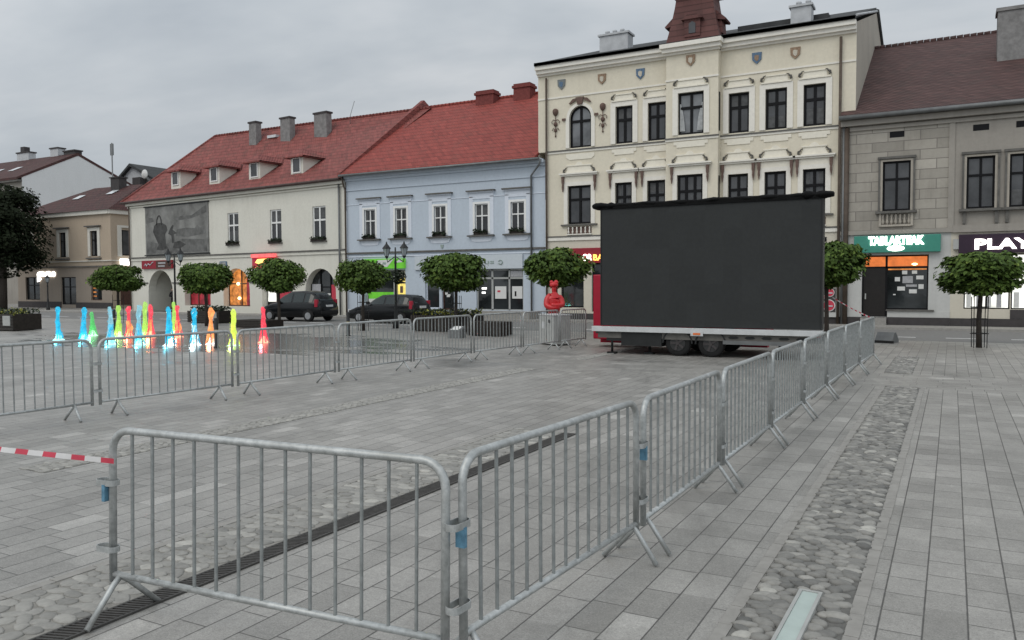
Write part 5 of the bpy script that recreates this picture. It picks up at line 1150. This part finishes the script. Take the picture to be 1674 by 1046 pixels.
mb=MB().box(-3.1,2.95,.05,2.3,.55,.618); mb.box(-3.0,2.9,-.02,.06,.44,.615); ch=mb.build('chassis','dark_ledge',t)
mb=MB()
for k in range(6): mb.prism([(.62+k*.42,.53),(.68+k*.42,.5),(.84+k*.42,.5),(.9+k*.42,.53),(.84+k*.42,.57),(.68+k*.42,.57)],-.026,-.021)
mb.build('slots','iron_dark',ch)
MB().box(.5,2.5,-.06,-.022,.36,.46).build('side_beam','zinc',ch)
def wheel(x,y,r,par,rim='rim_black',wd=.2,nsp=5,tn='rubber',dirn=-1):
    o=MB().lathe([(r*.62,0),(r*.9,-.01),(r,.03),(r,wd-.03),(r*.9,wd+.01),(r*.62,wd)],(x,y,r),28,'y').build('wheel',tn,par)
    f=y if dirn<0 else y+wd
    q=MB().lathe([(r*.6,0),(r*.6,.02)],(x,f-.012 if dirn<0 else f-.008,r),24,'y').build('rim',rim,o)
    mb=MB()
    for k in range(nsp):
        a=2*PI*k/nsp+.3; ca,sa=math.cos(a),math.sin(a); w_=r*.07; P=[(-w_,r*.1),(w_,r*.1),(w_*1.5,r*.56),(-w_*1.5,r*.56)]
        yy=(f-.03,f-.012) if dirn<0 else (f+.012,f+.03)
        mb.prism([(x+u*ca-v*sa,r+u*sa+v*ca) for u,v in P],*yy)
    mb.lathe([(r*.14,0),(r*.1,.03)],(x,f-.04 if dirn<0 else f+.01,r),10,'y'); mb.build('spokes','alloy' if rim!='rim_black' else 'dark_plinth',q); return o
for x in (-.72,.17): 
    wheel(x,.02,.345,t,dirn=-1); wheel(x,1.95,.345,t,dirn=1)
mb=MB()
for x in (-.72,.17):
    P=[(x+.42*math.cos(a),.345+.40*math.sin(a)) for a in [PI*k/10 for k in range(11)]]
    mb.prism(P+[(x+.38*math.cos(a),.345+.36*math.sin(a)) for a in [PI*k/10 for k in range(10,-1,-1)]],-.03,.26)
mb.build('mudguard','iron_dark',t); MB().box(-.75,.2,.3,1.9,.30,.38).build('axle','iron_dark',t)
MB().box(-2.3,-1.15,-.04,.9,.24,.6).box(-2.75,-2.3,.0,.5,.36,.6).build('tool_box','iron_dark',t); MB().box(-.33,.0,-.135,-.121,.56,.68).build('lamp_plate','frame_white',t); MB().box(-.26,-.07,-.15,-.136,.59,.64).build('side_lamp','lamp_orange',t)
MB().box(2.7,2.9,-.13,-.121,.6,.63).build('reflector','lamp_red',t)
for x,y in ((-2.6,.05),(1.9,.1),(-1.6,.3)):
    mb=MB().tube([(x,y,.03),(x,y,.6)],.035,8); mb.box(x-.12,x+.12,y-.1,y+.1,0.002,.05); mb.build('stabiliser','iron_dark',t)
MB().box(-4.0,1.2,2.0,3.0,.25,2.22).build('red_housing','trailer_red',t,bevel=.03); MB().box(-4.0,1.1,2.6,2.9,.10,.28).build('red_skirt','trailer_red',t)
MB().box(-3.05,-2.8,.9,1.3,.42,.55).build('tow_hitch','iron_dark',t)
# ---------------------------------------------------------------- cars
def car(x,y,rz,label,prof,Wd,Lc,name='parked_car',paint='car_paint'):
    """prof: list of (x, sill z, belt z, roof z, half width at belt, half width at roof); x from front (0) to rear"""
    t=thing(name,label,'car',(x,y,0),rz,'dark cars parked along the street')
    ring=lambda s:[(s[0],-s[4]*.93,s[1]),(s[0],-s[4]*1.0,(s[1]+s[2])*.48),(s[0],-s[4]*.985,s[2]-.04),(s[0],-s[4]*.96,s[2]),(s[0],-s[5]*1.0,s[3]-.07 if s[3]-s[2]>.1 else s[3]-.01),(s[0],-s[5]*.8,s[3]),(s[0],0,s[3]+.015)]
    # resample smoothly
    st=[]
    for a,b in zip(prof,prof[1:]):
        for k in range(4):
            f=k/4; st.append([a[i]+(b[i]-a[i])*f for i in range(6)])
    st.append(list(prof[-1])); vs=[]
    for s in st:
        r=ring(s); vs+=r+[(p[0],-p[1],p[2]) for p in reversed(r[:-1])]
    n=13; fs=[(i*n+k,i*n+k+1,(i+1)*n+k+1,(i+1)*n+k) for i in range(len(st)-1) for k in range(n-1)]+[tuple(range(n)),tuple((len(st)-1)*n+k for k in range(n-1,-1,-1))]
    fs+=[(i*n,(i+1)*n,(i+1)*n+n-1,i*n+n-1) for i in range(len(st)-1)]
    bd=MB().add(vs,fs,True); body=bd.build('body',paint,t)
    def at(xx):
        for a,b in zip(prof,prof[1:]):
            if a[0]<=xx<=b[0]: f=(xx-a[0])/(b[0]-a[0]+1e-9); return [a[i]+(b[i]-a[i])*f for i in range(6)]
        return list(prof[-1])
    return t,at
def side_glass(t,at,x0,x1,lo=.03,hi=.10):
    for sd in (-1,1):
        mb=MB(); m_=8; vs=[]
        for k in range(m_+1):
            xx=x0+(x1-x0)*k/m_; s=at(xx); zl=s[2]+lo; zh=max(zl+.01,s[3]-hi); fr=lambda z:(z-s[2])/max(.01,(s[3]-.07-s[2])); hw=lambda z:s[4]*.96+(s[5]-s[4]*.96)*min(1,max(0,fr(z)))
            vs+=[(xx,sd*(hw(zl)+.012),zl),(xx,sd*(hw(zh)+.012),zh)]
        mb.add(vs,[(2*k,2*k+1,2*k+3,2*k+2) for k in range(m_)],True); mb.build('side_window','car_glass',t)
def car_mpv(x,y,rz,label):
    P=[(0,.35,.55,.56,.62,.5),(.12,.25,.68,.70,.80,.66),(.55,.22,.84,.88,.86,.72),(1.0,.22,.93,1.0,.87,.72),(1.55,.22,.97,1.38,.87,.64),(2.1,.22,.98,1.60,.87,.62),(2.9,.22,.99,1.63,.87,.62),(3.5,.22,1.0,1.56,.86,.60),(3.85,.24,1.0,1.36,.84,.58),(4.08,.28,.95,1.05,.80,.62),(4.2,.36,.75,.80,.74,.6)]
    t,at=car(x,y,rz,label,P,1.74,4.2); side_glass(t,at,1.45,2.3); side_glass(t,at,2.42,3.1); side_glass(t,at,3.2,3.7)
    MB().add([(1.08,-.62,1.04),(1.08,.62,1.04),(1.98,.52,1.56),(1.98,-.52,1.56)],[(0,1,2,3)]).build('windscreen','car_glass',t)
    MB().add([(3.62,-.50,1.53),(3.62,.50,1.53),(4.04,.56,1.13),(4.04,-.56,1.13)],[(0,1,2,3)]).build('rear_window','car_glass',t)
    return finish(t,.78,3.45,.31,3.92,4.2,.9,.83)
def car_wagon(x,y,rz,label):
    P=[(0,.35,.5,.52,.60,.5),(.12,.24,.64,.66,.78,.66),(.6,.2,.78,.82,.84,.7),(1.2,.2,.88,.93,.85,.7),(1.75,.2,.92,1.25,.85,.62),(2.2,.2,.93,1.42,.85,.60),(3.0,.2,.94,1.45,.85,.60),(3.8,.22,.95,1.42,.84,.58),(4.15,.24,.95,1.30,.82,.58),(4.35,.28,.92,1.0,.80,.62),(4.45,.36,.7,.76,.74,.6)]
    t,at=car(x,y,rz,label,P,1.7,4.45); side_glass(t,at,1.7,2.5); side_glass(t,at,2.62,3.35); side_glass(t,at,3.45,4.0)
    MB().add([(1.3,-.6,.98),(1.3,.6,.98),(2.1,.5,1.38),(2.1,-.5,1.38)],[(0,1,2,3)]).build('windscreen','car_glass',t)
    MB().add([(4.05,-.48,1.38),(4.05,.48,1.38),(4.34,.54,1.03),(4.34,-.54,1.03)],[(0,1,2,3)]).build('rear_window','car_glass',t)
    return finish(t,.85,3.6,.30,4.2,4.45,.86,.80)
def finish(t,xa,xb,r,xl,xe,zl,hw):
    for xx in (xa,xb):
        for sd in (-1,1): wheel(xx,(-hw-.035) if sd<0 else hw-.165,r,t,rim='alloy',wd=.2,nsp=7,dirn=sd)
    for sd in (-1,1):
        for xx in (xa,xb):
            mb=MB(); P=[(xx+(r+.05)*math.cos(a),r+(r+.05)*math.sin(a)) for a in [PI*k/12 for k in range(13)]]
            mb.prism(P,sd*(hw+.028) if sd>0 else -hw-.03,sd*(hw-.2)); mb.build('wheel_arch','rubber',t)
        MB().box(xl-.05,xl+.14,min(sd*(hw-.12),sd*(hw+.02)),max(sd*(hw-.12),sd*(hw+.02)),zl-.12,zl+.28).build('tail_light','lamp_red',t,bevel=.02)
        MB().box(.03,.28,min(sd*.5,sd*.74),max(sd*.5,sd*.74),.56,.70).build('headlight','headlamp',t,bevel=.02)
        MB().box(1.45,1.6,min(sd*(hw+.0),sd*(hw+.16)),max(sd*(hw+.0),sd*(hw+.16)),.98,1.1).build('mirror','car_paint',t,bevel=.02)
    MB().box(xe-.02,xe+.03,-.26,.26,.78,.89).build('number_plate','plate_white',t); MB().box(xe-.12,xe+.05,-.7,.7,.4,.58).build('bumper','rubber',t,bevel=.03)
    MB().box(.9,xe-.4,-hw-.012,hw+.012,.52,.56).build('side_strip','rubber',t)
    return t
car_mpv(-33.35,33.0,R(2),'dark rounded people carrier parked in front of the ivory house, rear toward the viewer')
cw=car_wagon(-27.2,33.0,R(1),'dark estate car parked in front of the blue house behind a tree trunk'); cw.scale=(.93,1,1)
# ---------------------------------------------------------------- figures
def figure(name,label,cat,loc,rz,scale,parts,mats):
    t=thing(name,label,cat,loc,rz)
    for nm,m_,verts,edges,rad,sub in parts:
        me=bpy.data.meshes.new(nm); me.from_pydata([tuple(Vector(v)*scale) for v in verts],edges,[]); me.materials.append(mat(m_)); o=bpy.data.objects.new(nm,me); COL.objects.link(o); o.parent=t
        sk=o.modifiers.new('skin','SKIN'); sk.use_smooth_shade=True
        for v,r in zip(me.skin_vertices[0].data,rad): v.radius=((r[0] if isinstance(r,tuple) else r)*scale,(r[1] if isinstance(r,tuple) else r)*scale)
        me.skin_vertices[0].data[0].use_root=True
        s=o.modifiers.new('sub','SUBSURF'); s.levels=s.render_levels=sub
    return t
# shared standing skeleton, arms folded on the chest
V=[(0,0,.95),(0,0,1.12),(0,0,1.32),(0,0,1.45),(0,-.01,1.52),(0,-.02,1.60),(0,-.02,1.70), # 0-6 spine,head
   (.10,0,.90),(.11,-.01,.50),(.11,.02,.09),(.12,-.12,.04), (-.10,0,.90),(-.11,-.01,.50),(-.11,.02,.09),(-.12,-.12,.04), #7-14 legs
   (.19,0,1.42),(.27,-.05,1.16),(.05,-.24,1.17),(-.10,-.23,1.20),(-.19,0,1.42),(-.27,-.05,1.14),(-.05,-.21,1.10),(.12,-.23,1.12)] #15-22 arms
Ed=[(0,1),(1,2),(2,3),(3,4),(4,5),(5,6),(0,7),(7,8),(8,9),(9,10),(0,11),(11,12),(12,13),(13,14),(3,15),(15,16),(16,17),(17,18),(3,19),(19,20),(20,21),(21,22)]
Rd=[(.15,.11),(.14,.10),(.17,.12),(.10,.08),.055,.095,.085,(.09,.09),.062,.045,.04,(.09,.09),.062,.045,.04,.07,.052,.042,.034,.07,.052,.042,.034]
def figure_std(name,label,cat,loc,rz,sc,mb_,cap=None,face=None,extra=None):
    t=figure(name,label,cat,loc,rz,sc,[('body',mb_,V,Ed,Rd,2)],None)
    if cap:
        mb=MB().lathe([(.0,-.0),(.10,0),(.112,.03),(.10,.09),(.05,.13),(.005,.135)],(0,.0,1.70),14); mb.v=[tuple(Vector(v)*sc) for v in mb.v]; mb.build('hair' if cap!='statue_red' else 'cap',cap,t)
    f=MB(); f.lathe([(.002,-.02),(.014,-.01),(.014,.01),(.002,.02)],(0,-.118,1.635),6)
    for s in (-1,1): f.lathe([(.002,-.008),(.012,0),(.002,.008)],(s*.035,-.105,1.665),6); f.lathe([(.004,-.03),(.018,0),(.004,.03)],(s*.097,-.01,1.65),6)
    f.v=[tuple(Vector(v)*sc) for v in f.v]; f.build('face',face or mb_,t)
    return t
Rd0=list(Rd); V0=list(V)
Rd=[(.20,.16),(.23,.18),(.25,.18),(.12,.10),.06,.088,.075]+Rd0[7:15]+[.115,.10,.085,.07,.115,.10,.085,.07]
V=V0[:15]+[(.20,0,1.33),(.25,-.10,1.12),(.05,-.25,1.10),(-.14,-.23,1.14),(-.20,0,1.33),(-.25,-.10,1.10),(-.05,-.25,1.03),(.14,-.23,1.07)]
st=figure_std('red_statue','glossy red statue of a figure with folded arms and cap behind the grey cabinet','statue',(-11.75,24.5,.0),R(35),1.1,'statue_red',cap='statue_red')
MB().lathe([(.09,1.84),(.14,1.87),(.15,1.92),(.12,1.98),(.04,2.0)],(0,-.01,0),16).build('cap_brim','statue_red',st)
MB().lathe([(.02,-.07),(.075,-.03),(.08,.02),(.03,.07)],(.075,0,2.0),12).build('hair_bun','statue_red',st); MB().lathe([(.02,-.06),(.06,-.03),(.065,.02),(.03,.06)],(-.08,0,2.0),12).build('hair_bun','statue_red',st)
Rd=Rd0; V=V0
MB().lathe([(.30,0),(.30,.05)],(0,-.02,0),20).build('base','statue_red',st)
_=0
p_=MW@Vector((4.3,.9,0))
ps=figure_std('person','person in dark clothes standing in the arched passage of the ivory house','person',p_,R(20),1.0,'cloth_black',cap='cloth_black',face='skin')
MB().lathe([(.03,-.1),(.088,-.05),(.098,.02),(.08,.08),(.03,.1)],(0,-.03,1.63),14).build('head','skin',ps)
print('objects',len(bpy.data.objects))
